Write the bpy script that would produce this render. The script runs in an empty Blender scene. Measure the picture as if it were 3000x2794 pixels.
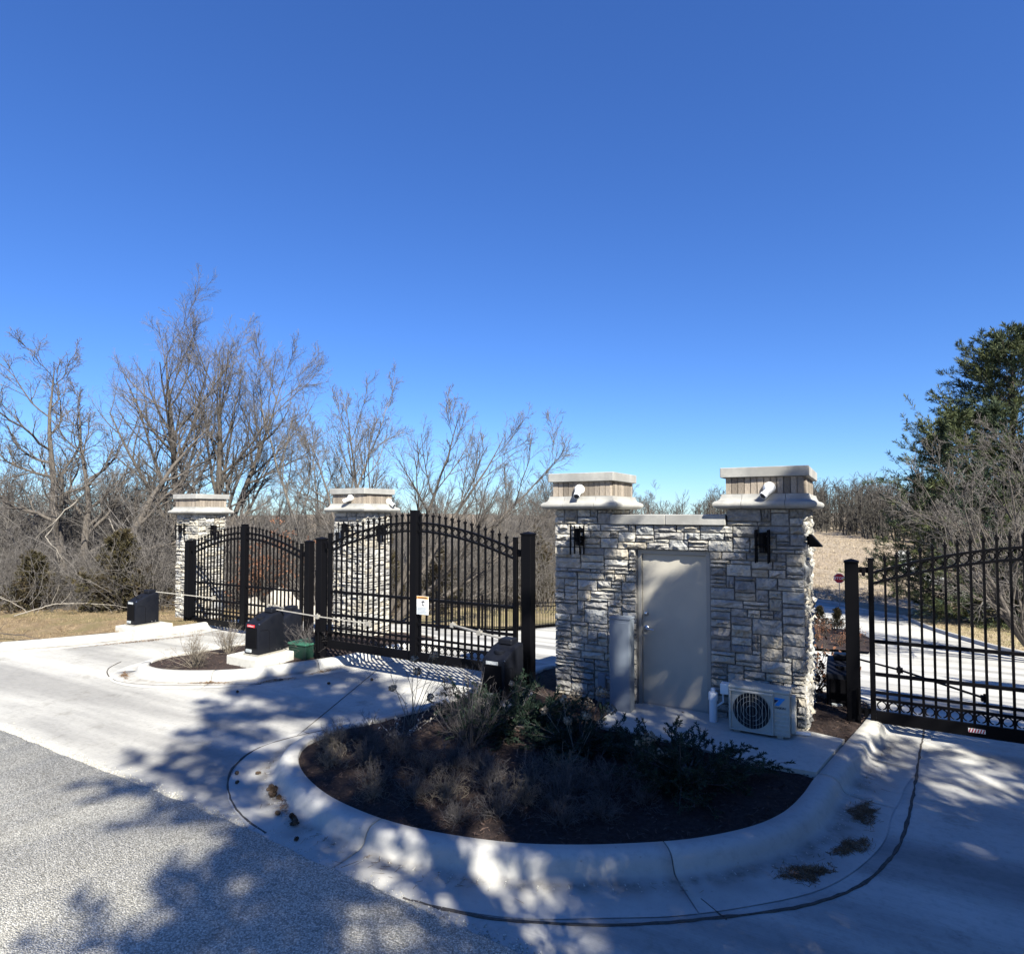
import bpy, bmesh, math, random
import numpy as np
from mathutils import Vector, Matrix
from mathutils.geometry import delaunay_2d_cdt

# ------------------------------------------------------------------ camera, sky, sun, exposure
SC = bpy.context.scene
COL = SC.collection
R = math.radians
EYE = 2.57
cam_d = bpy.data.cameras.new('camera')
cam = bpy.data.objects.new('camera', cam_d)
COL.objects.link(cam)
cam.location = (0, 0, EYE)
cam.rotation_euler = (R(92.0), 0, R(29.5))
cam_d.sensor_fit = 'HORIZONTAL'
cam_d.sensor_width = 36.0
cam_d.lens = 21.6
cam_d.shift_y = 40 / 3000
cam_d.clip_start = 0.05
cam_d.clip_end = 3000
SC.camera = cam

SUN = Vector((1.45, -1.0, 1.6)).normalized()          # towards the sun
wd = bpy.data.worlds.new('World')
SC.world = wd
wd.use_nodes = True
nt = wd.node_tree
bg = nt.nodes['Background']
sky = nt.nodes.new('ShaderNodeTexSky')
sky.sky_type = 'NISHITA'
sky.sun_disc = False
sky.sun_elevation = math.asin(SUN.z)
sky.sun_rotation = math.atan2(SUN.x, SUN.y)
sky.altitude = 200
sky.air_density = 1.0
sky.dust_density = 0.0
sky.ozone_density = 5.0
gm = nt.nodes.new('ShaderNodeGamma')                  # softens the sky's very bright horizon band
gm.inputs[1].default_value = 0.85
hs = nt.nodes.new('ShaderNodeHueSaturation')
hs.inputs['Saturation'].default_value = 1.16
hs.inputs['Hue'].default_value = 0.509
hs.inputs['Value'].default_value = 1.02
tint = nt.nodes.new('ShaderNodeMixRGB')
tint.blend_type = 'MULTIPLY'
tint.inputs[0].default_value = 1.0
tint.inputs[2].default_value = (0.57, 0.81, 1.14, 1)
nt.links.new(sky.outputs[0], gm.inputs[0])
nt.links.new(gm.outputs[0], hs.inputs['Color'])
nt.links.new(hs.outputs[0], tint.inputs[1])
nt.links.new(tint.outputs[0], bg.inputs['Color'])
bg.inputs['Strength'].default_value = 0.071

sd = bpy.data.lights.new('sun', 'SUN')
sd.energy = 5.0
sd.angle = R(0.53)
sd.color = (1.0, 0.96, 0.85)
sun = bpy.data.objects.new('sun', sd)
COL.objects.link(sun)
sun.rotation_euler = (-SUN).to_track_quat('-Z', 'Y').to_euler()
sun.location = (20, -14, 22)

SC.view_settings.view_transform = 'Standard'
SC.view_settings.look = 'None'
SC.view_settings.exposure = 1.48
SC.view_settings.gamma = 1.0
SC.view_settings.use_curve_mapping = False
SC.render.engine = 'CYCLES'
SC.cycles.max_bounces = 5
SC.cycles.diffuse_bounces = 3
SC.cycles.glossy_bounces = 3
SC.cycles.transparent_max_bounces = 4
SC.cycles.use_denoising = True

# ------------------------------------------------------------------ materials
class NT:
    def __init__(s, name):
        s.m = bpy.data.materials.new(name)
        s.m.use_nodes = True
        s.t = s.m.node_tree
        s.b = s.t.nodes['Principled BSDF']
    def n(s, typ, **kw):
        nd = s.t.nodes.new(typ)
        for k, v in kw.items():
            if k in nd.inputs: nd.inputs[k].default_value = v
            else: setattr(nd, k, v)
        return nd
    def l(s, a, b): s.t.links.new(a, b)

def col4(c): return (c[0], c[1], c[2], 1.0)

def mat(name, c1, c2=None, c3=None, scale=6.0, rough=0.8, bump=0.0, bscale=40.0, bdist=0.01, metal=0.0, spec=0.3,
        objrand=0.0, stretch=None, big=None, bigscale=0.5, coords='Object', lo=0.35, hi=0.65, island=0.0):
    k = NT(name)
    b = k.b
    b.inputs['Roughness'].default_value = rough
    b.inputs['Metallic'].default_value = metal
    b.inputs['Specular IOR Level'].default_value = spec
    b.inputs['Base Color'].default_value = col4(c1)
    tc = k.n('ShaderNodeTexCoord')
    vec = tc.outputs[coords]
    if coords == 'World':
        pass
    if stretch:
        mp = k.n('ShaderNodeMapping')
        mp.inputs['Scale'].default_value = stretch[:3]
        if len(stretch) > 3: mp.inputs['Rotation'].default_value = (0, 0, stretch[3])
        k.l(vec, mp.inputs['Vector']); svec = mp.outputs[0]
    else: svec = vec
    out = None
    if c2 is not None:
        nz = k.n('ShaderNodeTexNoise', Scale=scale, Detail=8.0, Roughness=0.65)
        k.l(svec, nz.inputs['Vector'])
        rp = k.n('ShaderNodeValToRGB')
        rp.color_ramp.elements[0].position = lo
        rp.color_ramp.elements[1].position = hi
        rp.color_ramp.elements[0].color = col4(c1)
        rp.color_ramp.elements[1].color = col4(c2)
        k.l(nz.outputs['Fac'], rp.inputs[0])
        out = rp.outputs[0]
        if c3 is not None:
            nb = k.n('ShaderNodeTexNoise', Scale=bigscale, Detail=5.0, Roughness=0.6)
            k.l(vec, nb.inputs['Vector'])
            r2 = k.n('ShaderNodeValToRGB')
            r2.color_ramp.elements[0].position = 0.45
            r2.color_ramp.elements[1].position = 0.62
            mx = k.n('ShaderNodeMixRGB')
            mx.inputs[2].default_value = col4(c3)
            k.l(nb.outputs['Fac'], r2.inputs[0]); k.l(r2.outputs[0], mx.inputs[0]); k.l(out, mx.inputs[1])
            out = mx.outputs[0]
    rnd = None
    if objrand:
        rnd = k.n('ShaderNodeObjectInfo').outputs['Random']; amt = objrand
    elif island:
        rnd = k.n('ShaderNodeNewGeometry').outputs['Random Per Island']; amt = island
    if rnd is not None:
        mr = k.n('ShaderNodeMapRange')
        mr.inputs['To Min'].default_value = 1 - amt
        mr.inputs['To Max'].default_value = 1 + amt
        k.l(rnd, mr.inputs['Value'])
        mm = k.n('ShaderNodeMixRGB', blend_type='MULTIPLY')
        mm.inputs[0].default_value = 1.0
        if out is None: mm.inputs[1].default_value = col4(c1)
        else: k.l(out, mm.inputs[1])
        k.l(mr.outputs[0], mm.inputs[2]); out = mm.outputs[0]
    if out is not None: k.l(out, b.inputs['Base Color'])
    if bump:
        nz = k.n('ShaderNodeTexNoise', Scale=bscale, Detail=6.0, Roughness=0.7)
        k.l(vec, nz.inputs['Vector'])
        bp = k.n('ShaderNodeBump', Strength=bump, Distance=bdist)
        k.l(nz.outputs['Fac'], bp.inputs['Height'])
        k.l(bp.outputs[0], b.inputs['Normal'])
    return k.m

M = {}
M['concrete'] = None
def concrete_mat(name, base, warm, dark, track=True):
    k = NT(name); b = k.b
    b.inputs['Roughness'].default_value = 0.85; b.inputs['Specular IOR Level'].default_value = 0.25
    v = k.n('ShaderNodeTexCoord').outputs['Object']
    n1 = k.n('ShaderNodeTexNoise', Scale=0.55, Detail=7.0, Roughness=0.6); k.l(v, n1.inputs['Vector'])
    r1 = k.n('ShaderNodeValToRGB'); e = r1.color_ramp.elements
    e[0].position = .38; e[0].color = col4(base); e[1].position = .66; e[1].color = col4(warm)
    k.l(n1.outputs['Fac'], r1.inputs[0]); out = r1.outputs[0]
    n2 = k.n('ShaderNodeTexNoise', Scale=14.0, Detail=10.0, Roughness=0.75); k.l(v, n2.inputs['Vector'])
    r2 = k.n('ShaderNodeValToRGB'); e = r2.color_ramp.elements
    e[0].position = .30; e[0].color = (.62, .62, .63, 1); e[1].position = .52; e[1].color = (1, 1, 1, 1)
    k.l(n2.outputs['Fac'], r2.inputs[0])
    m1 = k.n('ShaderNodeMixRGB', blend_type='MULTIPLY'); m1.inputs[0].default_value = .55
    k.l(out, m1.inputs[1]); k.l(r2.outputs[0], m1.inputs[2]); out = m1.outputs[0]
    if track:
        mp = k.n('ShaderNodeMapping'); mp.inputs['Rotation'].default_value = (0, 0, R(-62)); mp.inputs['Scale'].default_value = (0.10, 0.95, 1)
        k.l(v, mp.inputs['Vector'])
        n3 = k.n('ShaderNodeTexNoise', Scale=1.0, Detail=4.0, Roughness=0.55); k.l(mp.outputs[0], n3.inputs['Vector'])
        r3 = k.n('ShaderNodeValToRGB'); e = r3.color_ramp.elements
        e[0].position = .42; e[0].color = (0, 0, 0, 1); e[1].position = .64; e[1].color = (1, 1, 1, 1)
        k.l(n3.outputs['Fac'], r3.inputs[0])
        m2 = k.n('ShaderNodeMixRGB'); k.l(r3.outputs[0], m2.inputs[0]); k.l(out, m2.inputs[1])
        mm = k.n('ShaderNodeMixRGB', blend_type='MULTIPLY'); mm.inputs[0].default_value = 1; mm.inputs[2].default_value = col4(dark)
        k.l(out, mm.inputs[1]); k.l(mm.outputs[0], m2.inputs[2]); out = m2.outputs[0]
    # small dark specks and old drips
    n4 = k.n('ShaderNodeTexVoronoi', Scale=7.0); k.l(v, n4.inputs['Vector'])
    r4 = k.n('ShaderNodeValToRGB'); e = r4.color_ramp.elements
    e[0].position = .035; e[0].color = (.45, .43, .40, 1); e[1].position = .07; e[1].color = (1, 1, 1, 1)
    k.l(n4.outputs['Distance'], r4.inputs[0])
    m3 = k.n('ShaderNodeMixRGB', blend_type='MULTIPLY'); m3.inputs[0].default_value = .35
    k.l(out, m3.inputs[1]); k.l(r4.outputs[0], m3.inputs[2])
    if not track:
        at_ = k.n('ShaderNodeAttribute'); at_.attribute_name = 'dirt'
        n6 = k.n('ShaderNodeTexNoise', Scale=3.5, Detail=8.0, Roughness=.7); k.l(v, n6.inputs['Vector'])
        r6 = k.n('ShaderNodeValToRGB'); e = r6.color_ramp.elements; e[0].position = .38; e[0].color = (.15, .15, .15, 1); e[1].position = .66; e[1].color = (1, 1, 1, 1)
        k.l(n6.outputs['Fac'], r6.inputs[0])
        ml = k.n('ShaderNodeMath', operation='MULTIPLY'); k.l(at_.outputs['Fac'], ml.inputs[0]); k.l(r6.outputs[0], ml.inputs[1])
        m6 = k.n('ShaderNodeMixRGB'); m6.inputs[2].default_value = (.13, .115, .095, 1)
        k.l(ml.outputs[0], m6.inputs[0]); k.l(m3.outputs[0], m6.inputs[1]); m3 = m6
    else:
        mpb = k.n('ShaderNodeMapping'); mpb.inputs['Rotation'].default_value = (0, 0, R(28)); mpb.inputs['Scale'].default_value = (.35, 6.0, 1)
        k.l(v, mpb.inputs['Vector'])
        n6 = k.n('ShaderNodeTexNoise', Scale=14.0, Detail=3.0, Roughness=.6); k.l(mpb.outputs[0], n6.inputs['Vector'])
        r6 = k.n('ShaderNodeMapRange'); r6.inputs['To Min'].default_value = .80; r6.inputs['To Max'].default_value = 1.12; k.l(n6.outputs['Fac'], r6.inputs['Value'])
        m6 = k.n('ShaderNodeMixRGB', blend_type='MULTIPLY'); m6.inputs[0].default_value = 1; k.l(m3.outputs[0], m6.inputs[1]); k.l(r6.outputs[0], m6.inputs[2]); m3 = m6
        n7 = k.n('ShaderNodeTexNoise', Scale=1.7, Detail=9.0, Roughness=.72); k.l(v, n7.inputs['Vector'])
        r7 = k.n('ShaderNodeValToRGB'); e = r7.color_ramp.elements; e[0].position = .58; e[0].color = (1, 1, 1, 1); e[1].position = .74; e[1].color = (.62, .60, .56, 1)
        k.l(n7.outputs['Fac'], r7.inputs[0])
        m7 = k.n('ShaderNodeMixRGB', blend_type='MULTIPLY'); m7.inputs[0].default_value = 1; k.l(m3.outputs[0], m7.inputs[1]); k.l(r7.outputs[0], m7.inputs[2]); m3 = m7
    k.l(m3.outputs[0], b.inputs['Base Color'])
    n5 = k.n('ShaderNodeTexNoise', Scale=90.0, Detail=6.0, Roughness=0.7); k.l(v, n5.inputs['Vector'])
    bp = k.n('ShaderNodeBump', Strength=.25, Distance=.004); k.l(n5.outputs['Fac'], bp.inputs['Height']); k.l(bp.outputs[0], b.inputs['Normal'])
    return k.m
M['concrete'] = concrete_mat('drive concrete', (.42, .41, .38), (.52, .505, .46), (.52, .52, .53))
M['kerb'] = concrete_mat('kerb concrete', (.40, .39, .365), (.49, .475, .43), (.8, .8, .8), track=False)
M['padc'] = concrete_mat('pad concrete', (.44, .425, .385), (.50, .485, .43), (.8, .8, .8), track=False)

def asphalt_mat():
    k = NT('worn asphalt'); b = k.b
    b.inputs['Roughness'].default_value = .9; b.inputs['Specular IOR Level'].default_value = .2
    v = k.n('ShaderNodeTexCoord').outputs['Object']
    vo = k.n('ShaderNodeTexVoronoi', Scale=92.0); k.l(v, vo.inputs['Vector'])
    r = k.n('ShaderNodeValToRGB'); e = r.color_ramp.elements
    e[0].position = .0; e[0].color = (.36, .34, .285, 1); e[1].position = 1; e[1].color = (.90, .855, .74, 1)
    sep = k.n('ShaderNodeSeparateColor'); k.l(vo.outputs['Color'], sep.inputs[0]); k.l(sep.outputs[0], r.inputs[0])
    r2 = k.n('ShaderNodeValToRGB'); e = r2.color_ramp.elements
    e[0].position = .28; e[0].color = (1, 1, 1, 1); e[1].position = .62; e[1].color = (.50, .50, .50, 1)
    k.l(vo.outputs['Distance'], r2.inputs[0])
    m = k.n('ShaderNodeMixRGB', blend_type='MULTIPLY'); m.inputs[0].default_value = .8
    k.l(r.outputs[0], m.inputs[1]); k.l(r2.outputs[0], m.inputs[2])
    n = k.n('ShaderNodeTexNoise', Scale=.7, Detail=6.0, Roughness=.65); k.l(v, n.inputs['Vector'])
    r3 = k.n('ShaderNodeValToRGB'); e = r3.color_ramp.elements
    e[0].position = .3; e[0].color = (.8, .8, .8, 1); e[1].position = .7; e[1].color = (1.12, 1.12, 1.1, 1)
    k.l(n.outputs['Fac'], r3.inputs[0])
    m2 = k.n('ShaderNodeMixRGB', blend_type='MULTIPLY'); m2.inputs[0].default_value = 1
    k.l(m.outputs[0], m2.inputs[1]); k.l(r3.outputs[0], m2.inputs[2])
    n8 = k.n('ShaderNodeTexNoise', Scale=2.3, Detail=9.0, Roughness=.7); k.l(v, n8.inputs['Vector'])
    r8 = k.n('ShaderNodeValToRGB'); e = r8.color_ramp.elements; e[0].position = .56; e[0].color = (1, 1, 1, 1); e[1].position = .76; e[1].color = (.60, .60, .60, 1)
    k.l(n8.outputs['Fac'], r8.inputs[0])
    m8 = k.n('ShaderNodeMixRGB', blend_type='MULTIPLY'); m8.inputs[0].default_value = 1; k.l(m2.outputs[0], m8.inputs[1]); k.l(r8.outputs[0], m8.inputs[2]); m2 = m8
    k.l(m2.outputs[0], b.inputs['Base Color'])
    bp = k.n('ShaderNodeBump', Strength=.55, Distance=.008); bp.invert = True
    k.l(vo.outputs['Distance'], bp.inputs['Height']); k.l(bp.outputs[0], b.inputs['Normal'])
    return k.m
M['asphalt'] = asphalt_mat()
M['joint'] = mat('joint filler', (.05, .046, .042), (.09, .08, .07), scale=30, rough=.9)
M['mulch'] = mat('bark mulch', (.015, .010, .009), (.048, .031, .026), scale=28, rough=.95, bump=1.0, bscale=38, bdist=.03)
M['chip'] = mat('bark chips', (.034, .022, .018), (.082, .055, .043), scale=11, rough=.95, island=.6)
M['litter'] = mat('leaf litter', (.10, .075, .05), (.24, .19, .135), (.16, .125, .08), scale=3.5, rough=.95, bump=.8, bscale=9, bdist=.06, bigscale=.12)
M['lawn'] = mat('dormant lawn', (.20, .155, .085), (.33, .265, .155), (.20, .17, .08), scale=5.0, rough=.95, bump=.8, bscale=24, bdist=.03, bigscale=.55)
M['verge'] = mat('dormant verge grass', (.13, .09, .052), (.23, .17, .10), (.14, .115, .055), scale=7.0, rough=.95, bump=.9, bscale=30, bdist=.03, bigscale=.8)
M['field'] = mat('dry meadow', (.22, .175, .125), (.38, .315, .235), (.30, .24, .175), scale=1.6, rough=.95, bump=1.0, bscale=2.6, bdist=.35, bigscale=.10)
M['blade'] = mat('dry grass blades', (.24, .19, .13), (.39, .32, .225), scale=1.2, rough=.9, island=.35)
M['vblade'] = mat('verge grass blades', (.15, .11, .06), (.27, .205, .125), scale=1.4, rough=.9, island=.35)
def stone_mat():
    k = NT('split limestone'); b = k.b; b.inputs['Roughness'].default_value = .93; b.inputs['Specular IOR Level'].default_value = .2
    v = k.n('ShaderNodeTexCoord').outputs['Object']; g = k.n('ShaderNodeNewGeometry')
    oi = k.n('ShaderNodeObjectInfo')
    ad = k.n('ShaderNodeMath', operation='ADD'); k.l(oi.outputs['Random'], ad.inputs[0]); k.l(g.outputs['Random Per Island'], ad.inputs[1])
    fr = k.n('ShaderNodeMath', operation='FRACT'); k.l(ad.outputs[0], fr.inputs[0])
    r = k.n('ShaderNodeValToRGB'); r.color_ramp.interpolation = 'CONSTANT'; e = r.color_ramp.elements
    cs = [(.30, .29, .275), (.37, .355, .33), (.25, .245, .24), (.345, .315, .265), (.40, .39, .36), (.275, .28, .28), (.325, .31, .285), (.215, .21, .20), (.375, .35, .30)]
    e[0].color = col4(cs[0]); e[0].position = 0; e[1].position = 1 / 9; e[1].color = col4(cs[1])
    for i in range(2, 9):
        q = e.new(i / 9); q.color = col4(cs[i])
    k.l(fr.outputs[0], r.inputs[0])
    ps = k.n('ShaderNodeVectorMath', operation='ADD'); k.l(g.outputs['Position'], ps.inputs[0])
    n = k.n('ShaderNodeTexNoise', Scale=9.0, Detail=9.0, Roughness=.7); k.l(g.outputs['Position'], n.inputs['Vector'])
    r2 = k.n('ShaderNodeValToRGB'); e = r2.color_ramp.elements; e[0].position = .32; e[0].color = (.74, .73, .72, 1); e[1].position = .62; e[1].color = (1.14, 1.13, 1.10, 1)
    k.l(n.outputs['Fac'], r2.inputs[0])
    m = k.n('ShaderNodeMixRGB', blend_type='MULTIPLY'); m.inputs[0].default_value = 1; k.l(r.outputs[0], m.inputs[1]); k.l(r2.outputs[0], m.inputs[2])
    k.l(m.outputs[0], b.inputs['Base Color'])
    n2 = k.n('ShaderNodeTexNoise', Scale=20.0, Detail=8.0, Roughness=.65); k.l(g.outputs['Position'], n2.inputs['Vector'])
    n3 = k.n('ShaderNodeTexVoronoi', Scale=22.0); k.l(g.outputs['Position'], n3.inputs['Vector'])
    mx = k.n('ShaderNodeMath', operation='ADD'); k.l(n2.outputs['Fac'], mx.inputs[0]); k.l(n3.outputs['Distance'], mx.inputs[1])
    bp = k.n('ShaderNodeBump', Strength=.75, Distance=.018); k.l(mx.outputs[0], bp.inputs['Height']); k.l(bp.outputs[0], b.inputs['Normal'])
    return k.m
M['stone'] = stone_mat()
M['mortar'] = mat('mortar', (.13, .125, .12), (.20, .195, .185), scale=20, rough=.95, bump=.5, bscale=60)
M['cast'] = mat('cast stone', (.27, .265, .25), (.36, .352, .325), (.235, .23, .215), scale=7, rough=.85, bump=.25, bscale=80, bigscale=1.8)
M['brick'] = mat('tan brick', (.19, .16, .13), (.31, .265, .215), scale=9, rough=.9, bump=.5, bscale=50, objrand=.36)
M['black'] = mat('black powder coat', (.003, .003, .004), rough=.5, spec=.08)
M['blackp'] = mat('black plastic', (.005, .006, .010), (.008, .009, .013), scale=9, rough=.45, spec=.16)
M['galv'] = mat('galvanised steel', (.26, .245, .215), (.36, .34, .30), scale=14, rough=.5, metal=.3)
M['steel'] = mat('brushed steel', (.55, .55, .55), rough=.28, metal=1.0)
M['door'] = mat('beige painted steel door', (.37, .345, .295), (.40, .375, .32), scale=2, rough=.5, spec=.35)
M['frame'] = mat('beige door frame', (.30, .285, .255), rough=.55)
M['grey'] = mat('grey enamel cabinet', (.15, .175, .21), (.165, .19, .225), scale=2, rough=.45)
M['pvcg'] = mat('grey conduit', (.15, .17, .20), rough=.5)
M['pvc'] = mat('white plastic pipe', (.70, .71, .72), rough=.4)
M['white'] = mat('white enamel', (.78, .78, .76), rough=.4)
M['ac'] = mat('ivory enamel', (.42, .41, .355), (.50, .485, .425), scale=3, rough=.45)
M['acd'] = mat('fan hollow shade colour', (.012, .014, .018), rough=.6)
M['blue'] = mat('light blue emblem', (.03, .25, .62), rough=.5)
M['navy'] = mat('navy emblem', (.008, .015, .07), rough=.5)
M['red'] = mat('sign red', (.50, .02, .03), rough=.5)
M['orange'] = mat('orange band', (.75, .33, .08), rough=.5)
M['ink'] = mat('dark ink', (.03, .03, .035), rough=.6)
M['greyink'] = mat('grey ink', (.30, .32, .33), rough=.6)
M['green'] = mat('green plastic', (.028, .10, .065), (.036, .12, .08), scale=6, rough=.5)
M['dkgreen'] = mat('dark green plastic', (.012, .035, .026), rough=.5)
M['bark'] = mat('grey bark', (.055, .047, .040), (.115, .10, .086), scale=6, rough=.95, bump=.7, bscale=22, bdist=.03, stretch=(4, 4, .8))
M['twigd'] = mat('dark far twigs', (.042, .038, .033), (.075, .068, .058), scale=.2, rough=.95, island=.3)
M['twig'] = mat('grey twigs', (.080, .072, .066), (.142, .130, .120), scale=1.2, rough=.9, island=.5)
M['palebark'] = mat('pale bark', (.12, .107, .092), (.20, .18, .157), scale=6, rough=.95, bump=.5, bscale=20)
M['pinebark'] = mat('dark pine bark', (.05, .04, .033), (.11, .09, .075), scale=6, rough=.95, bump=.8, bscale=16, bdist=.04)
M['needle'] = mat('pine needles', (.034, .046, .017), (.092, .105, .036), (.026, .046, .028), scale=.9, rough=.7, island=.35, bigscale=.5)
M['cedar'] = mat('cedar foliage', (.026, .024, .010), (.062, .050, .021), (.045, .031, .016), scale=2.0, rough=.85, island=.4, bigscale=.8)
M['juniper'] = mat('juniper foliage', (.008, .020, .012), (.026, .050, .028), scale=5, rough=.8, island=.4)
M['rust'] = mat('rust leaves', (.11, .045, .025), (.18, .09, .052), scale=4, rough=.9, island=.4)
M['drystem'] = mat('dry grey stems', (.060, .054, .053), (.125, .113, .108), scale=6, rough=.9, island=.3)
M['drystem2'] = mat('dry tan stems', (.12, .10, .077), (.20, .17, .135), scale=6, rough=.9, island=.3)
M['petal'] = mat('dried petals', (.15, .12, .085), (.28, .235, .17), scale=12, rough=.9, island=.35)
M['dryleaf'] = mat('pale dry leaves', (.36, .31, .25), (.55, .49, .41), scale=8, rough=.9, island=.3)
M['pinecone'] = mat('pine cone scales', (.06, .04, .028), (.13, .09, .06), scale=40, rough=.9)
M['needles_dead'] = mat('dead pine needles', (.10, .055, .028), (.20, .12, .06), scale=8, rough=.9, island=.4)
M['vine'] = mat('dead vine', (.17, .15, .125), (.27, .245, .21), scale=9, rough=.9)
M['rock'] = mat('pale landscape rock', (.27, .245, .21), (.40, .37, .325), scale=3, rough=.9, bump=.8, bscale=7, bdist=.06)
M['kerbsh'] = M['kerb']

# ------------------------------------------------------------------ mesh helpers
def mesh_arrays(name, verts, faces_by_n, mats, smooth=False, matidx=None):
    """faces_by_n: list of int arrays (F, n)"""
    me = bpy.data.meshes.new(name)
    verts = np.asarray(verts, dtype=np.float32)
    fs = [np.asarray(f, dtype=np.int32) for f in faces_by_n if len(f)]
    nl = sum(f.size for f in fs); npol = sum(len(f) for f in fs)
    me.vertices.add(len(verts)); me.vertices.foreach_set('co', verts.ravel())
    me.loops.add(nl); me.polygons.add(npol)
    me.loops.foreach_set('vertex_index', np.concatenate([f.ravel() for f in fs]))
    tot = np.concatenate([np.full(len(f), f.shape[1], np.int32) for f in fs])
    st = np.concatenate([[0], np.cumsum(tot)[:-1]]).astype(np.int32)
    me.polygons.foreach_set('loop_start', st)
    me.polygons.foreach_set('loop_total', tot)
    if smooth: me.polygons.foreach_set('use_smooth', np.ones(npol, bool))
    for m in (mats if isinstance(mats, (list, tuple)) else [mats]): me.materials.append(m)
    if matidx is not None: me.polygons.foreach_set('material_index', np.asarray(matidx, np.int32))
    me.update(calc_edges=True)
    return me

def link(name, data, parent=None, loc=(0, 0, 0), rot=(0, 0, 0), scale=(1, 1, 1)):
    o = bpy.data.objects.new(name, data)
    COL.objects.link(o)
    if parent is not None: o.parent = parent
    o.location = loc; o.rotation_euler = rot; o.scale = scale
    return o

def tag(o, label=None, cat=None, group=None, kind=None):
    if label: o['label'] = label
    if cat: o['category'] = cat
    if group: o['group'] = group
    if kind: o['kind'] = kind
    return o

def thing(name, label, cat, loc=(0, 0, 0), rz=0.0, group=None):
    o = link(name, None, None, loc, (0, 0, rz))
    o.empty_display_size = .1
    return tag(o, label, cat, group)

class MB:
    def __init__(s): s.v = []; s.f = []; s.mi = []; s.cur = 0
    def add(s, vs, fs):
        b = len(s.v); s.v += [tuple(v) for v in vs]
        s.f += [tuple(i + b for i in f) for f in fs]; s.mi += [s.cur] * len(fs)
    def box(s, x0, x1, y0, y1, z0, z1, mtx=None):
        vs = [Vector((x, y, z)) for z in (z0, z1) for y in (y0, y1) for x in (x0, x1)]
        if mtx: vs = [mtx @ v for v in vs]
        s.add(vs, [(0, 2, 3, 1), (4, 5, 7, 6), (0, 1, 5, 4), (2, 6, 7, 3), (0, 4, 6, 2), (1, 3, 7, 5)])
    def bar(s, p, q, w, h=None, up=(0, 0, 1)):
        p = Vector(p); q = Vector(q); h = w if h is None else h
        d = (q - p).normalized(); u = Vector(up)
        if abs(d.dot(u)) > .99: u = Vector((1, 0, 0))
        a = d.cross(u).normalized(); b = a.cross(d)
        vs = []
        for c in (p, q):
            for sa, sb in ((-1, -1), (1, -1), (1, 1), (-1, 1)): vs.append(c + a * (sa * w / 2) + b * (sb * h / 2))
        s.add(vs, [(0, 1, 2, 3)[::-1], (4, 5, 6, 7), (0, 1, 5, 4), (1, 2, 6, 5), (2, 3, 7, 6), (3, 0, 4, 7)])
    def tube(s, pts, rad, k=8, cap=True, closed=False):
        pts = [Vector(p) for p in pts]; n = len(pts)
        rad = rad if isinstance(rad, (list, tuple)) else [rad] * n
        vs = []; up = None
        for i, p in enumerate(pts):
            if closed: d = (pts[(i + 1) % n] - pts[i - 1]).normalized()
            else: d = (pts[min(i + 1, n - 1)] - pts[max(i - 1, 0)]).normalized()
            if up is None:
                up = Vector((0, 0, 1)) if abs(d.z) < .9 else Vector((1, 0, 0))
            a = d.cross(up).normalized(); b = a.cross(d).normalized(); up = b if not closed else up
            for j in range(k):
                t = 2 * math.pi * j / k
                vs.append(p + (a * math.cos(t) + b * math.sin(t)) * rad[i])
        fs = []
        for i in range(n if closed else n - 1):
            i2 = (i + 1) % n
            for j in range(k):
                j2 = (j + 1) % k
                fs.append((i * k + j, i * k + j2, i2 * k + j2, i2 * k + j))
        if cap and not closed:
            fs.append(tuple(range(k))[::-1]); fs.append(tuple((n - 1) * k + j for j in range(k)))
        s.add(vs, fs)
    def lathe(s, prof, k=16, mtx=None):
        vs = []; n = len(prof)
        for r, z in prof:
            for j in range(k):
                t = 2 * math.pi * j / k
                v = Vector((r * math.cos(t), r * math.sin(t), z)); vs.append(mtx @ v if mtx else v)
        fs = []
        for i in range(n - 1):
            for j in range(k):
                j2 = (j + 1) % k
                fs.append((i * k + j, i * k + j2, (i + 1) * k + j2, (i + 1) * k + j))
        fs.append(tuple(range(k))[::-1]); fs.append(tuple((n - 1) * k + j for j in range(k)))
        s.add(vs, fs)
    def prism(s, poly, y0, y1, axis='y', mtx=None):
        n = len(poly); vs = []
        for y in (y0, y1):
            for a, b in poly:
                v = Vector((a, y, b)) if axis == 'y' else (Vector((y, a, b)) if axis == 'x' else Vector((a, b, y)))
                vs.append(mtx @ v if mtx else v)
        fs = [tuple(range(n)), tuple(range(2 * n - 1, n - 1, -1))]
        for i in range(n):
            j = (i + 1) % n; fs.append((j, i, i + n, j + n))
        s.add(vs, fs)
    def build(s, name, m, parent=None, loc=(0, 0, 0), rot=(0, 0, 0), bevel=0.0, seg=1, smooth=False, mesh_only=False, angle=30):
        me = bpy.data.meshes.new(name)
        me.from_pydata([tuple(v) for v in s.v], [], s.f)
        for mm in (m if isinstance(m, (list, tuple)) else [m]): me.materials.append(mm)
        me.polygons.foreach_set('material_index', s.mi)
        bm = bmesh.new(); bm.from_mesh(me)
        bmesh.ops.recalc_face_normals(bm, faces=bm.faces)
        if bevel:
            es = [e for e in bm.edges if len(e.link_faces) == 2 and e.calc_face_angle(0) > R(angle)]
            bmesh.ops.bevel(bm, geom=es, offset=bevel, segments=seg, affect='EDGES', profile=.5, clamp_overlap=True)
        if smooth:
            for f in bm.faces: f.smooth = True
            for e in bm.edges:
                if len(e.link_faces) == 2 and e.calc_face_angle(0) > R(40): e.smooth = False
        bm.to_mesh(me); bm.free()
        if mesh_only: return me
        return link(name, me, parent, loc, rot)

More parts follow.
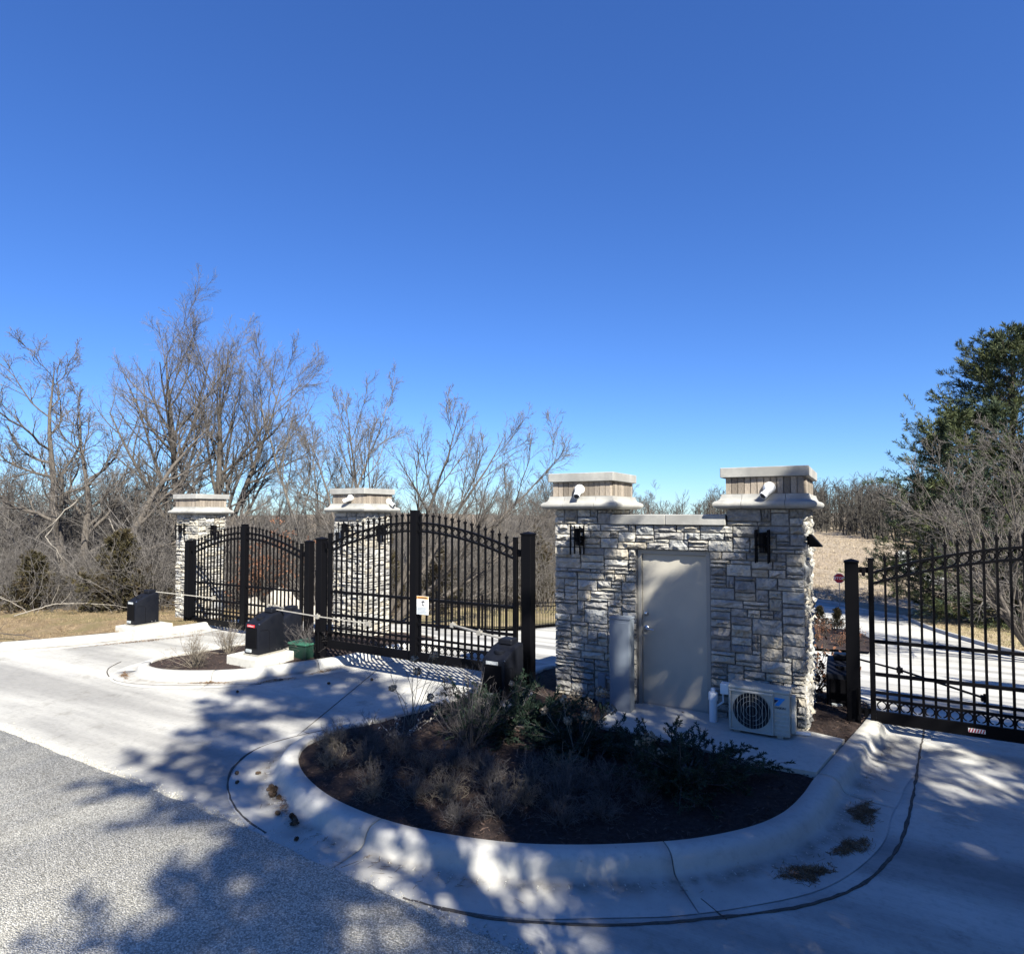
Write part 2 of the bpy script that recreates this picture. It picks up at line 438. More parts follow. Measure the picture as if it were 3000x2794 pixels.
def text_mesh(txt, size, m, name='lettering', depth=0.0, bold=0.0):
    cu = bpy.data.curves.new(name, 'FONT')
    cu.body = txt; cu.size = size; cu.align_x = 'CENTER'; cu.align_y = 'CENTER'; cu.extrude = depth; cu.offset = bold; cu.resolution_u = 3
    ob = bpy.data.objects.new('tmp_text', cu); COL.objects.link(ob)
    dg = bpy.context.evaluated_depsgraph_get()
    me = bpy.data.meshes.new_from_object(ob.evaluated_get(dg))
    bpy.data.objects.remove(ob); bpy.data.curves.remove(cu)
    me.materials.clear(); me.materials.append(m); me.name = name
    return me

# ------------------------------------------------------------------ terrain
RV = [-300, 9.3, 12, 16, 20, 24, 30, 36, 45, 55, 105, 145, 200, 400]
RZ = [-.15, -.15, -.45, -1.15, -1.8, -2.2, -2.6, -3.0, -3.6, -3.3, -.2, .8, .8, -4]
def gz(u, v):
    z = np.interp(v, RV, RZ)
    z2 = np.interp(v, [-300, 9.3, 30, 400], [-.15, -.15, -3, -3]) - np.clip((-u - 17) * .09, 0, 5)
    k = np.clip((-u - 15) / 40, 0, 1)
    return z * (1 - k) + z2 * k - .06 * np.clip((-u - 9) / 5, 0, 1.2)

def axis_vals(near, far, step, mid):
    a = list(np.arange(-near, near + .01, step))
    x = near; s = step
    ext = []
    while x < far:
        s *= mid; x += s; ext.append(x)
    return np.array([-e for e in ext[::-1]] + a + ext)
ax = axis_vals(60, 900, 1.0, 1.18)
gx, gy = np.meshgrid(ax, ax, indexing='ij')
def hills(u, v):
    d = np.hypot(u, v)
    ang = np.arctan2(u, v)
    h = np.clip((d - 230) / 200, 0, 1)
    return h * (5.5 + 2.5 * np.sin(ang * 7) + 1.5 * np.sin(ang * 17 + 1))
def terr(u, v):
    d = np.hypot(u, v)
    return gz(u, v) + hills(u, v)
tz = terr(gx, gy) - .12
n = len(ax)
idx = np.arange(n * n).reshape(n, n)
quads = np.stack([idx[:-1, :-1], idx[1:, :-1], idx[1:, 1:], idx[:-1, 1:]], -1).reshape(-1, 4)
tag(link('terrain', mesh_arrays('terrain', np.stack([gx, gy, tz], -1).reshape(-1, 3), [quads], M['litter'], smooth=True)), kind='structure')

def pip(pts, poly):
    x = pts[:, 0]; y = pts[:, 1]; ins = np.zeros(len(pts), bool); n = len(poly); j = n - 1
    for i in range(n):
        xi, yi = poly[i]; xj, yj = poly[j]
        c = ((yi > y) != (yj > y)) & (x < (xj - xi) * (y - yi) / ((yj - yi) or 1e-9) + xi)
        ins ^= c; j = i
    return ins

def densify(poly, step):
    out = []
    for i in range(len(poly)):
        a = np.array(poly[i], float); b = np.array(poly[(i + 1) % len(poly)], float)
        k = max(1, int(np.linalg.norm(b - a) / step))
        out += [tuple(a + (b - a) * t / k) for t in range(k)]
    return out

def drape(name, poly, m, step=.8, zf=None, off=0.0, kind='structure', jitter=0.0, seed=0, skirt=0.0, parent=None):
    poly = densify(poly, step)
    P = np.array(poly)
    lo = P.min(0); hi = P.max(0)
    xs = np.arange(lo[0] + step / 2, hi[0], step); ys = np.arange(lo[1] + step / 2, hi[1], step)
    G = np.array([(x, y) for x in xs for y in ys]) if len(xs) and len(ys) else np.zeros((0, 2))
    if len(G):
        G = G[pip(G, poly)]
        if len(G):
            dm = np.min(np.linalg.norm(G[:, None] - P[None], axis=-1), 1); G = G[dm > step * .45]
    allv = [Vector(p) for p in poly] + [Vector(g) for g in G]
    nb = len(poly)
    res = delaunay_2d_cdt(allv, [(i, (i + 1) % nb) for i in range(nb)], [list(range(nb))], 1, 1e-6)
    v2 = np.array([tuple(v) for v in res[0]]); fs = [tuple(f) for f in res[2]]
    z = (zf or gz)(v2[:, 0], v2[:, 1]) + off
    if jitter:
        rng = np.random.default_rng(seed)
        z = z + rng.normal(size=len(z)) * jitter
    vs = [(a[0], a[1], b) for a, b in zip(v2, z)]
    if skirt:
        nv = len(vs); lookup = {}
        for i, p in enumerate(v2): lookup[(round(p[0], 4), round(p[1], 4))] = i
        ring = [lookup.get((round(p[0], 4), round(p[1], 4))) for p in poly]
        base = len(vs); okr = [r for r in ring if r is not None]
        vs += [(vs[r][0], vs[r][1], vs[r][2] - skirt) for r in okr]
        k = len(okr)
        for i in range(k):
            j = (i + 1) % k; fs.append((okr[i], okr[j], base + j, base + i))
    me = bpy.data.meshes.new(name); me.from_pydata(vs, [], fs); me.materials.append(m)
    bm = bmesh.new(); bm.from_mesh(me); bmesh.ops.recalc_face_normals(bm, faces=bm.faces)
    if sum(f.normal.z for f in bm.faces) < 0: bmesh.ops.reverse_faces(bm, faces=bm.faces)
    bm.to_mesh(me); bm.free()
    me.polygons.foreach_set('use_smooth', np.ones(len(me.polygons), bool))
    o = link(name, me, parent)
    if kind: o['kind'] = kind
    return o

LEFTK = [(-24.0, -3.0), (-20.5, .3), (-18.2, 2.5), (-16.6, 4.2), (-15.25, 5.85), (-14.6, 6.85), (-14.05, 7.9), (-13.75, 8.85)]
drive = [(-24.0, -3.0)] + LEFTK[1:] + [(-14.2, 10.5), (-14.7, 13), (-14.3, 17.6), (-11.3, 19.0), (-10.9, 24), (-10.2, 34), (-6, 46.8),
         (-2.6, 47.1), (-.9, 45.8), (.7, 43.0), (2.1, 41.0), (2.8, 35.3), (4.1, 29.9), (4.95, 27.8), (7.2, 24), (12, 19), (20, 12), (30, 6), (30, 3.2), (5, 3.25), (-4.4, 3.5), (-10, 3.6), (-17, 3.2), (-20, -1), (-22, -4)]
drive = LEFTK + [(-14.2, 10.5), (-14.7, 13), (-14.3, 17.6), (-11.3, 19.0), (-10.9, 24), (-10.2, 34), (-6, 46.8),
         (-2.6, 47.1), (-.9, 45.8), (.7, 43.0), (2.1, 41.0), (2.8, 35.3), (4.1, 29.9), (4.95, 27.8), (7.2, 24), (12, 19), (20, 12), (30, 6), (30, 2.9), (5, 3.0), (-4.4, 3.2), (-10, 3.4), (-16.5, 3.0), (-21, -3.5)]
drape('driveway', drive, M['concrete'], step=.9)
asph = [(-40, -60), (60, -60), (60, 3.1), (12, 3.15), (4, 3.2), (-1.0, 3.33), (-1.9, 3.39), (-2.6, 3.42), (-3.4, 3.47), (-4.4, 3.53), (-5.4, 3.57), (-6.6, 3.59), (-7.8, 3.58), (-9.4, 3.62), (-13, 3.66), (-16.9, 3.7), (-18.4, 2.2), (-20.6, 0.0), (-24.2, -3.3), (-40, -16)]
rgA = random.Random(5)
EDGE = np.random.default_rng(8).normal(size=4000)
EDGE = np.convolve(EDGE, np.ones(5) / 5, 'same') * .014 + np.convolve(np.random.default_rng(9).normal(size=4000), np.ones(31) / 31, 'same') * .035
eq = 0
asph2 = []
for i in range(len(asph)):
    a = asph[i]; b = asph[(i + 1) % len(asph)]
    front = a[1] > 3 and b[1] > 3 and -17 < a[0] < 5
    kk = max(1, int(math.hypot(b[0] - a[0], b[1] - a[1]) / .045)) if front else 1
    for t in range(kk):
        f = t / kk
        asph2.append((a[0] + (b[0] - a[0]) * f, a[1] + (b[1] - a[1]) * f + (EDGE[len(asph2) % 4000] if front else 0)))
def flat_sheet(name, poly, z, m, thick=0.0, kind='structure', parent=None):
    res = delaunay_2d_cdt([Vector(p) for p in poly], [(i, (i + 1) % len(poly)) for i in range(len(poly))], [list(range(len(poly)))], 1, 1e-6)
    vs = [(p[0], p[1], z) for p in res[0]]; fs = [tuple(f) for f in res[2]]
    if thick:
        nb = len(vs)
        look = {(round(v[0], 4), round(v[1], 4)): i for i, v in enumerate(vs)}
        ring = [look[(round(p[0], 4), round(p[1], 4))] for p in poly if (round(p[0], 4), round(p[1], 4)) in look]
        vs += [(vs[r][0], vs[r][1], z - thick) for r in ring]
        k = len(ring)
        fs += [(ring[i], ring[(i + 1) % k], nb + (i + 1) % k, nb + i) for i in range(k)]
    me = bpy.data.meshes.new(name); me.from_pydata(vs, [], fs); me.materials.append(m)
    bm = bmesh.new(); bm.from_mesh(me); bmesh.ops.recalc_face_normals(bm, faces=bm.faces)
    if sum(f.normal.z * f.calc_area() for f in bm.faces) < 0: bmesh.ops.reverse_faces(bm, faces=bm.faces)
    bm.to_mesh(me); bm.free()
    o = link(name, me, parent)
    if kind: o['kind'] = kind
    return o
drape('asphalt_road', asph2, M['asphalt'], step=6.0, off=.014, skirt=.03)

drape('lawn', [(2.15, 41.2), (2.9, 35.5), (4.2, 30.1), (5.05, 28.0), (7.3, 24.2), (12.2, 19.2), (30, 14), (50, 30), (40, 52), (9, 49.0), (6.3, 47.5), (3.2, 44.6)], M['lawn'], step=1.5, off=.06)
drape('dry_field', [(-30, 47.6), (-2.6, 47.5), (-.9, 46.2), (.8, 43.5), (2.1, 41.4), (3.1, 44.8), (6.0, 50), (5.0, 56), (3.0, 66), (3.6, 80), (3.6, 110), (-45, 118), (-60, 60)], M['field'], step=2.5, off=.10, jitter=.05)
drape('hill_road', [(6.6, 47.9), (7.9, 48.6), (6.9, 57.8), (4.3, 66), (4.6, 80), (3.6, 80), (3.1, 66), (5.1, 56.5), (6.1, 50)], M['concrete'], step=2.0, off=.14)
drape('back_lawn', [(-14.5, 18.0), (-11.6, 19.3), (-11.2, 24), (-10.6, 33), (-15, 36), (-18.5, 26), (-17, 19)], M['lawn'], step=1.2, off=.06)

# ---- verge on the left
verge_poly = [(-24.04, -2.98), (-20.54, .32), (-18.24, 2.52), (-16.64, 4.22), (-15.29, 5.87), (-14.64, 6.87), (-14.09, 7.92), (-13.80, 8.87), (-13.84, 9.8), (-14.1, 11.2), (-18, 13), (-26, 9), (-34, 2), (-36, -8)]
def vz(u, v): return gz(u, v) + .13
drape('grass_verge', verge_poly, M['verge'], step=.5, zf=vz, jitter=.012, seed=3)

# ------------------------------------------------------------------ kerbs
def catmull(pts, closed, step):
    P = [np.array(p, float) for p in pts]; n = len(P); out = []
    rng = range(n) if closed else range(n - 1)
    for i in rng:
        p0 = P[(i - 1) % n] if closed or i > 0 else P[i]
        p1 = P[i]; p2 = P[(i + 1) % n]
        p3 = P[(i + 2) % n] if closed or i + 2 < n else p2
        k = max(2, int(np.linalg.norm(p2 - p1) / step))
        for t in np.arange(k) / k:
            out.append(.5 * ((2 * p1) + (-p0 + p2) * t + (2 * p0 - 5 * p1 + 4 * p2 - p3) * t * t + (-p0 + 3 * p1 - 3 * p2 + p3) * t ** 3))
    if not closed: out.append(P[-1])
    return np.array(out)

KPROF = [(-.015, -.14), (0, -.012), (.012, 0), (.10, .002), (.135, -.003), (.168, -.016), (.192, -.042), (.212, -.085), (.232, -.118), (.262, -.133), (.31, -.139), (.42, -.143), (.66, -.1445)]
def kerb(pts, closed, sign, cuts, zoff=lambda u, v: 0.0, w=1.0, step=.09):
    C = catmull(pts, closed, step); n = len(C)
    T = (np.roll(C, -1, 0) - np.roll(C, 1, 0)) if closed else np.gradient(C, axis=0)
    T /= np.linalg.norm(T, axis=1)[:, None]
    N = np.stack([T[:, 1], -T[:, 0]], 1) * sign
    d = np.concatenate([[0], np.cumsum(np.linalg.norm(np.diff(C, axis=0), axis=1))])
    edges = sorted(set([0] + [int(np.argmin(np.linalg.norm(C - np.array(c), axis=1))) for c in cuts] + [n if closed else n - 1]))
    rng = np.random.default_rng(11)
    for a, b in zip(edges[:-1], edges[1:]):
        if b - a < 1: continue
        vs = []; fs = []; ids = list(range(a, b + 1)); k = len(KPROF)
        for q, i in enumerate(ids):
            c = C[i % n].copy(); nn = N[i % n]; t = T[i % n]
            if q == 0: c = c + t * .005
            if q == len(ids) - 1: c = c - t * .005
            zo = float(zoff(c[0], c[1])); wv = 1 + .012 * math.sin(i * .7) + .01 * math.sin(i * .23)
            for o_, z in KPROF:
                p = c + nn * o_ * w * wv; vs.append((p[0], p[1], z + zo))
        for q in range(len(ids) - 1):
            for j in range(k - 1):
                fs.append((q * k + j, q * k + j + 1, (q + 1) * k + j + 1, (q + 1) * k + j))
        fs.append(tuple(range(k))); fs.append(tuple((len(ids) - 1) * k + j for j in range(k))[::-1])
        me = bpy.data.meshes.new('kerb'); me.from_pydata(vs, [], fs); me.materials.append(M['kerb'])
        bm = bmesh.new(); bm.from_mesh(me); bmesh.ops.recalc_face_normals(bm, faces=bm.faces)
        if sum(f.normal.z * f.calc_area() for f in bm.faces if len(f.verts) == 4) < 0: bmesh.ops.reverse_faces(bm, faces=bm.faces)
        bm.to_mesh(me); bm.free()
        me.polygons.foreach_set('use_smooth', [len(p.vertices) == 4 for p in me.polygons])
        da = me.attributes.new('dirt', 'FLOAT', 'POINT'); kd = [.9, .9, .35, .05, 0, 0, .05, .12, .3, .75, 1.0, .55, .1]
        da.data.foreach_set('value', [kd[i % k] for i in range(len(me.vertices))])
        tag(link('kerb', me), kind='structure')
    return C, N

IS1 = [(-5.42, 5.30), (-5.44, 5.02), (-5.33, 4.77), (-5.10, 4.53), (-4.75, 4.32), (-4.30, 4.15), (-3.87, 4.07), (-3.43, 4.05), (-2.95, 4.11), (-2.41, 4.26), (-1.94, 4.49), (-1.48, 4.79), (-1.15, 5.06), (-.82, 5.45), (-.62, 5.84), (-.50, 6.3), (-.42, 6.78), (-.18, 7.95), (0.0, 8.82), (.07, 9.3), (.02, 10.0), (-.25, 10.45), (-.8, 10.6), (-3.6, 10.6), (-4.2, 10.4), (-4.5, 9.8), (-4.6, 8.8), (-4.72, 7.8), (-4.92, 6.9), (-5.2, 6.0)]
def bumpz(u, v): return np.zeros_like(np.asarray(u, float))
C1, N1 = kerb(IS1, True, 1, [(-3.56, 4.06), (-1.42, 4.84), (-.40, 6.84), (-.17, 7.98), (-5.3, 5.6), (-4.7, 7.9)], zoff=lambda u, v: float(gz(u, v)) + .15)
IS2 = [(-10.75, 6.28), (-10.45, 6.10), (-9.96, 6.10), (-9.40, 6.33), (-8.97, 6.63), (-8.75, 6.95), (-8.52, 7.4), (-8.30, 7.85), (-8.10, 8.4), (-8.0, 9.4), (-8.1, 10.8), (-8.5, 11.3), (-9.6, 11.4), (-10.5, 11.2), (-10.75, 10.4), (-10.7, 9.2), (-10.62, 8.2), (-10.78, 7.3), (-10.92, 6.7)]
C2, N2 = kerb(IS2, True, 1, [(-9.2, 6.47), (-8.55, 7.9), (-10.65, 8.4)], zoff=lambda u, v: float(gz(u, v)) + .15, w=.85)
kerb([(u - .03, v + .03) for u, v in LEFTK] + [(-13.8, 9.8), (-14.05, 11.0), (-14.4, 12.4)], False, 1, [(-17.5, 3.3), (-15.25, 5.85), (-14.1, 7.85)], zoff=lambda u, v: float(gz(u, v)) + .15, w=.9)

kerb([(5.6, 27.0), (4.95, 27.8), (4.1, 29.9), (2.8, 35.3), (2.1, 41.0)], False, -1, [], zoff=lambda u, v: float(gz(u, v)) + .15, w=.6, step=.5)
kerb([(2.1, 41.0), (.7, 43.0), (-.9, 45.8), (-2.6, 47.1), (-8, 48.4)], False, -1, [], zoff=lambda u, v: float(gz(u, v)) + .15, w=.6, step=.5)
def inset(C, N, d): return C + N * d
def mulch_z(C):
    def f(u, v):
        u = np.asarray(u, float); v = np.asarray(v, float)
        P = np.stack([u, v], -1)
        dm = np.min(np.linalg.norm(P[:, None] - C[None, ::3], axis=-1), 1)
        return gz(u, v) + .15 - .035 + .03 * np.clip(dm / .9, 0, 1)
    return f
mz1 = mulch_z(C1); mz2 = mulch_z(C2)
I1 = inset(C1, N1, -.004)[::2]; I2 = inset(C2, N2, -.004)[::2]
drape('mulch_bed', [tuple(p) for p in I1], M['mulch'], step=.16, zf=mz1, jitter=.010, seed=5)
drape('mulch_bed', [tuple(p) for p in I2], M['mulch'], step=.2, zf=mz2, jitter=.010, seed=6)

# dark bituminous joint lines round the islands (thin filler standing a little proud)
def strip(name, pts, w, zf, m, closed=False, wob=0.0, seed=1):
    C = catmull(pts, closed, .08); n = len(C)
    T = np.gradient(C, axis=0); T /= np.linalg.norm(T, axis=1)[:, None]
    N = np.stack([-T[:, 1], T[:, 0]], 1)
    rng = np.random.default_rng(seed)
    ww = w * (1 + wob * rng.normal(size=n)); off = rng.normal(size=n) * w * .12
    vs = []; fs = []
    for i in range(n):
        for s_, h in ((-1, -.006), (-.75, .0), (.75, .0), (1, -.006)):
            p = C[i] + N[i] * (s_ * ww[i] / 2 + off[i]); vs.append((p[0], p[1], zf(p[0], p[1]) + h))
    for i in range(n - 1):
        for j in range(3): fs.append((i * 4 + j, i * 4 + j + 1, (i + 1) * 4 + j + 1, (i + 1) * 4 + j))
    me = bpy.data.meshes.new(name); me.from_pydata(vs, [], fs); me.materials.append(m)
    o = link(name, me); o['kind'] = 'structure'; return o
JZ = lambda u, v: float(gz(u, v)) + .008
strip('expansion_joint', [(-5.30, 6.9), (-5.48, 6.31), (-5.95, 5.41), (-6.08, 4.83), (-5.90, 4.38), (-5.60, 4.07), (-5.17, 3.81), (-4.78, 3.66), (-4.42, 3.585)], .021, JZ, M['joint'], wob=.25)
strip('expansion_joint', [(-2.85, 3.475), (-2.29, 3.57), (-1.85, 3.74), (-1.36, 4.0), (-.88, 4.35), (-.39, 4.77), (-.09, 5.16), (.11, 5.6), (.28, 6.26), (.43, 7.39), (.55, 8.46), (.64, 9.2), (.8, 11)], .024, JZ, M['joint'], wob=.25, seed=2)
strip('expansion_joint', [(-3.43, 3.70), (-3.50, 3.53)], .008, JZ, M['joint'])
strip('expansion_joint', [(-1.02, 4.50), (-.82, 4.36)], .008, JZ, M['joint'])
strip('expansion_joint', [(-11.9, 6.4), (-11.55, 6.0), (-11.0, 5.72), (-10.42, 5.60), (-9.75, 5.74), (-9.1, 6.05), (-8.3, 6.6)], .018, JZ, M['joint'], wob=.2, seed=4)
strip('expansion_joint', [(-6.0, 5.3), (-7.4, 8.4), (-7.9, 9.4)], .006, JZ, M['joint'], seed=6)

# bark chips
def chips(name, C, zf, n, seed, size=(.02, .055)):
    rng = np.random.default_rng(seed); lo = C.min(0); hi = C.max(0); pts = np.zeros((0, 2))
    while len(pts) < n:
        q = rng.uniform(lo, hi, (n * 2, 2)); pts = np.concatenate([pts, q[pip(q, [tuple(c) for c in C[::4]])]])
    pts = pts[:n]; z = zf(pts[:, 0], pts[:, 1]) + .012
    return slivers(name, np.column_stack([pts, z]), rng, size, (.006, .016), M['chip'], .5)
def slivers(name, P, rng, lr, wr, m, tilt, parent=None):
    n = len(P); a = rng.uniform(0, 2 * np.pi, n); el = rng.normal(size=n) * tilt * .6
    L = rng.uniform(*lr, n); W = rng.uniform(*wr, n)
    d = np.stack([np.cos(a) * np.cos(el), np.sin(a) * np.cos(el), np.sin(el)], 1)
    s = np.stack([-np.sin(a), np.cos(a), rng.normal(size=n) * tilt], 1); s /= np.linalg.norm(s, axis=1)[:, None]
    A = P - d * L[:, None] / 2; B = P + d * L[:, None] / 2; h = s * W[:, None] / 2
    V = np.stack([A - h, A + h, B + h * .6, B - h * .6], 1).reshape(-1, 3)
    f = np.arange(4 * n).reshape(n, 4)
    me = mesh_arrays(name, V, [f], m)
    o = link(name, me, parent); o['kind'] = 'stuff'; return o
chips('mulch_chips', C1, mz1, 9000, 1)
chips('mulch_chips', C2, mz2, 3500, 2)

# ------------------------------------------------------------------ masonry
def stone_proto(seed):
    rng = np.random.default_rng(seed); nx, nz = 5, 3
    xs = np.linspace(-.5, .5, nx + 1); zs = np.linspace(-.5, .5, nz + 1)
    vs = []; fs = []
    tilt = rng.normal(size=2) * .012
    for j in range(nz + 1):
        for i in range(nx + 1):
            edge = i in (0, nx) or j in (0, nz)
            x = xs[i] + (rng.normal() * .035 if i not in (0, nx) else 0); z = zs[j] + (rng.normal() * .05 if j not in (0, nz) else 0)
            if edge: x *= .965 + rng.normal() * .012; z *= .93 + rng.normal() * .02
            y = -(.050 + rng.normal() * .012 + tilt[0] * xs[i] * 2 + tilt[1] * zs[j] * 2) if not edge else -(.036 + rng.uniform(-.012, .010))
            vs.append((x, y, z))
    W = nx + 1
    for j in range(nz):
        for i in range(nx):
            a = j * W + i
            if rng.random() < .5: fs += [(a, a + 1, a + W + 1), (a, a + W + 1, a + W)]
            else: fs += [(a, a + 1, a + W), (a + 1, a + W + 1, a + W)]
    ring = list(range(W)) + [j * W + nx for j in range(1, nz + 1)] + [nz * W + i for i in range(nx - 1, -1, -1)] + [j * W for j in range(nz - 1, 0, -1)]
    b = len(vs)
    for r in ring: vs.append((vs[r][0] * 1.01, .02, vs[r][2] * 1.01))
    k = len(ring)
    for q in range(k): fs.append((ring[q], b + q, b + (q + 1) % k, ring[(q + 1) % k]))
    me = bpy.data.meshes.new('stone'); me.from_pydata(vs, [], fs); me.materials.append(M['stone']); me.update()
    return me
STONES = [stone_proto(i) for i in range(26)]
STONE_DATA = [(np.array([v.co for v in m.vertices]), [tuple(p.vertices) for p in m.polygons]) for m in STONES]

def ashlar(rng, W, H, u=.05):
    gw = max(2, round(W / u)); gh = max(2, round(H / u)); uw = W / gw; uh = H / gh
    occ = np.zeros((gh, gw), bool); out = []
    for j in range(gh):
        i = 0
        while i < gw:
            if occ[j, i]: i += 1; continue
            run = 0
            while i + run < gw and not occ[j, i + run]: run += 1
            h = rng.choices([1, 2, 3, 4], [.34, .44, .18, .04])[0]
            h = min(h, gh - j)
            if gh - j - h == 1 and h < 3: h += 1
            w = rng.randint(*{1: (3, 7), 2: (3, 8), 3: (4, 8), 4: (4, 7)}[h])
            w = min(w, run)
            if run - w == 1: w = run if run <= 7 else w - 1
            w = max(1, w)
            occ[j:j + h, i:i + w] = True
            out.append(((i + w / 2) * uw, (j + h / 2) * uh, w * uw, h * uh)); i += w
    return out

def lay(parent, rng, origin, rz, W, H, joint=.013, name='stone', joined=None, depth=1.0, skip=None):
    """stones on a face: origin = lower left corner seen from outside; rz turns the outward -Y normal"""
    ca, sa = math.cos(rz), math.sin(rz)
    for x, z, w, h in ashlar(rng, W, H):
        if skip and skip(x, z): continue
        p = (origin[0] + ca * x, origin[1] + sa * x, origin[2] + z)
        q = rng.randrange(len(STONES)); fl = rng.choice((1, -1)); sy = depth * rng.uniform(.75, 1.2)
        sx, sz = (w - joint) * 1.02, (h - joint) * 1.04
        if joined is None:
            link(name, STONES[q], parent, p, (0, 0 if fl > 0 else math.pi, rz), (sx, sy, sz))
        else:
            v, f = STONE_DATA[q]
            vx = v[:, 0] * sx; vy = v[:, 1] * sy; vzz = v[:, 2] * sz
            V = [(p[0] + ca * a - sa * b, p[1] + sa * a + ca * b, p[2] + c) for a, b, c in zip(vx, vy, vzz)]
            joined.add(V, f)

BRK = MB(); BRK.box(-.5, .5, -.5, .5, -.5, .5)
BRK_ME = []
for i in range(5):
    rg = random.Random(i); b = MB(); b.box(-.5, .5, -.5, .5, -.5, .5); b.v = [(x + rg.uniform(-.03, .03), y, z + rg.uniform(-.012, .012)) for x, y, z in b.v]
    BRK_ME.append(b.build('brick', M['brick'], mesh_only=True))

MOULD = [(o * 1.22, z) for o, z in [(.0, .0), (.055, .0), (.085, .010), (.105, .030), (.112, .055), (.105, .078), (.088, .095), (.066, .104), (.052, .115), (.043, .135), (.036, .16), (.033, .182), (.0, .182)]]
def cap(parent, x0, x1, y0, y1, z0, rng):
    """moulding ring, brick course and slab on a shaft x0..x1, y0..y1 whose top is z0"""
    W = x1 - x0; D = y1 - y0
    def ring(o): return [(x0 - o, y0 - o), (x1 + o, y0 - o), (x1 + o, y1 + o), (x0 - o, y1 + o)]
    # path pieces: corner pieces of .17 each way and straights
    c = .2; g = .0025
    corners = [(x0, y0), (x1, y0), (x1, y1), (x0, y1)]
    dirs = [(1, 0), (0, 1), (-1, 0), (0, -1)]; nrm = [(0, -1), (1, 0), (0, 1), (-1, 0)]
    for k in range(4):
        p = corners[k]; q = corners[(k + 1) % 4]; d = dirs[k]; n = nrm[k]; L = W if k % 2 == 0 else D
        b = MB(); vs = []
        for t in (c + g, L - c - g):
            for o, z in MOULD: vs.append((p[0] + d[0] * t + n[0] * o, p[1] + d[1] * t + n[1] * o, z0 + z))
        m = len(MOULD); fs = [(j, j + 1, m + j + 1, m + j) for j in range(m - 1)] + [tuple(range(m)), tuple(range(2 * m - 1, m - 1, -1))]
        b.add(vs, fs); b.build('moulding', M['cast'], parent, smooth=True)
        pd = dirs[k - 1]; pn = nrm[k - 1]
        b = MB(); vs = []
        for o, z in MOULD: vs.append((p[0] - pd[0] * (c - g) + pn[0] * o, p[1] - pd[1] * (c - g) + pn[1] * o, z0 + z))
        for o, z in MOULD: vs.append((p[0] + (n[0] + pn[0]) * o, p[1] + (n[1] + pn[1]) * o, z0 + z))
        for o, z in MOULD: vs.append((p[0] + d[0] * (c - g) + n[0] * o, p[1] + d[1] * (c - g) + n[1] * o, z0 + z))
        fs = [(r * m + j, r * m + j + 1, (r + 1) * m + j + 1, (r + 1) * m + j) for r in (0, 1) for j in range(m - 1)] + [tuple(range(m)), tuple(range(3 * m - 1, 2 * m - 1, -1))]
        b.add(vs, fs); b.build('moulding', M['cast'], parent, smooth=True)
    zb = z0 + .182; hb = .205
    b = MB(); b.box(x0 + .02, x1 - .02, y0 + .02, y1 - .02, z0 + .001, zb + hb); b.build('brick_core', M['mortar'], parent)
    for k in (0, 1):
        L = W if k == 0 else D; nb = max(4, round(L / .076)); bw = L / nb
        for i in range(nb):
            t = (i + .5) * bw; off = -.008 + rng.uniform(-.004, .004)
            pos = (x0 + t, y0 + .05 + off, zb + hb / 2) if k == 0 else (x1 - .05 - off, y0 + t, zb + hb / 2)
            if k == 1 and i == 0: continue
            link('brick', BRK_ME[rng.randrange(5)], parent, pos, (0, 0, 0 if k == 0 else R(90)), (bw - .009, .10, hb - .006))
    b = MB(); o = .055; b.box(x0 - o, x1 + o, y0 - o, y1 + o, zb + hb, zb + hb + .122); b.build('cap_slab', M['cast'], parent, bevel=.006)
    return zb + hb + .122

RG = random.Random(21)
# ---- gatehouse
GH = thing('stone_gatehouse', 'grey split stone gatehouse with two capped pillars and a beige door between them', 'gatehouse', (-2.2, 8.6, 0))
GH.location = (0, 0, 0)
PF = 8.035; HT = 2.61
LX0, LX1, RX0, RX1 = -3.80, -2.985, -1.435, -.60
DX0, DX1 = -2.615, -1.668     # door opening incl. frame
DZ = 2.075
b = MB(); b.box(LX0 + .005, LX1, PF, 8.86, -.6, HT); b.build('masonry_core', M['mortar'], GH)
b = MB(); b.box(RX0, RX1 - .005, PF, 9.55, -.6, HT); b.build('masonry_core', M['mortar'], GH)
b = MB(); b.box(LX1 + .002, DX0, PF + .002, 9.5, -.6, 2.40); b.box(DX1, RX0 - .002, PF + .002, 9.5, -.6, 2.40); b.box(DX0 + .002, DX1 - .002, PF + .002, 9.5, DZ, 2.40); b.box(LX1 + .003, RX0 - .003, 9.505, 9.75, -.6, 2.40); b.build('masonry_core', M['mortar'], GH)
lay(GH, RG, (LX0 - .02, PF, -.10), 0, DX0 - LX0 + .012, DZ + .10)
lay(GH, RG, (DX1 + .008, PF, -.10), 0, RX1 - DX1 + .012, DZ + .10)
lay(GH, RG, (LX0 - .02, PF, DZ), 0, RX1 - LX0 + .04, 2.402 - DZ)
lay(GH, RG, (LX0 - .02, PF, 2.402), 0, LX1 - LX0 + .035, HT - 2.402)
lay(GH, RG, (RX0 - .015, PF, 2.402), 0, RX1 - RX0 + .035, HT - 2.402)
sj = MB()
lay(GH, RG, (RX1 - .02, PF + .03, -.2), R(90), 1.48, HT + .2, joined=sj)
lay(GH, RG, (LX1 - .02, PF + .03, 2.54), R(90), .70, .07, joined=sj)
tag(sj.build('side_stonework', M['stone'], GH), kind='stuff')
sj = MB(); lay(GH, RG, (LX0 + .02, 8.86, -.2), R(-90), .80, HT + .2, joined=sj)
lay(GH, RG, (RX1, 9.57, -.4), R(180), .83, HT + .4, joined=sj)
tag(sj.build('rear_stonework', M['stone'], GH), kind='stuff')
cap(GH, LX0 - .035, LX1 + .02, 7.985, 8.885, HT, RG)
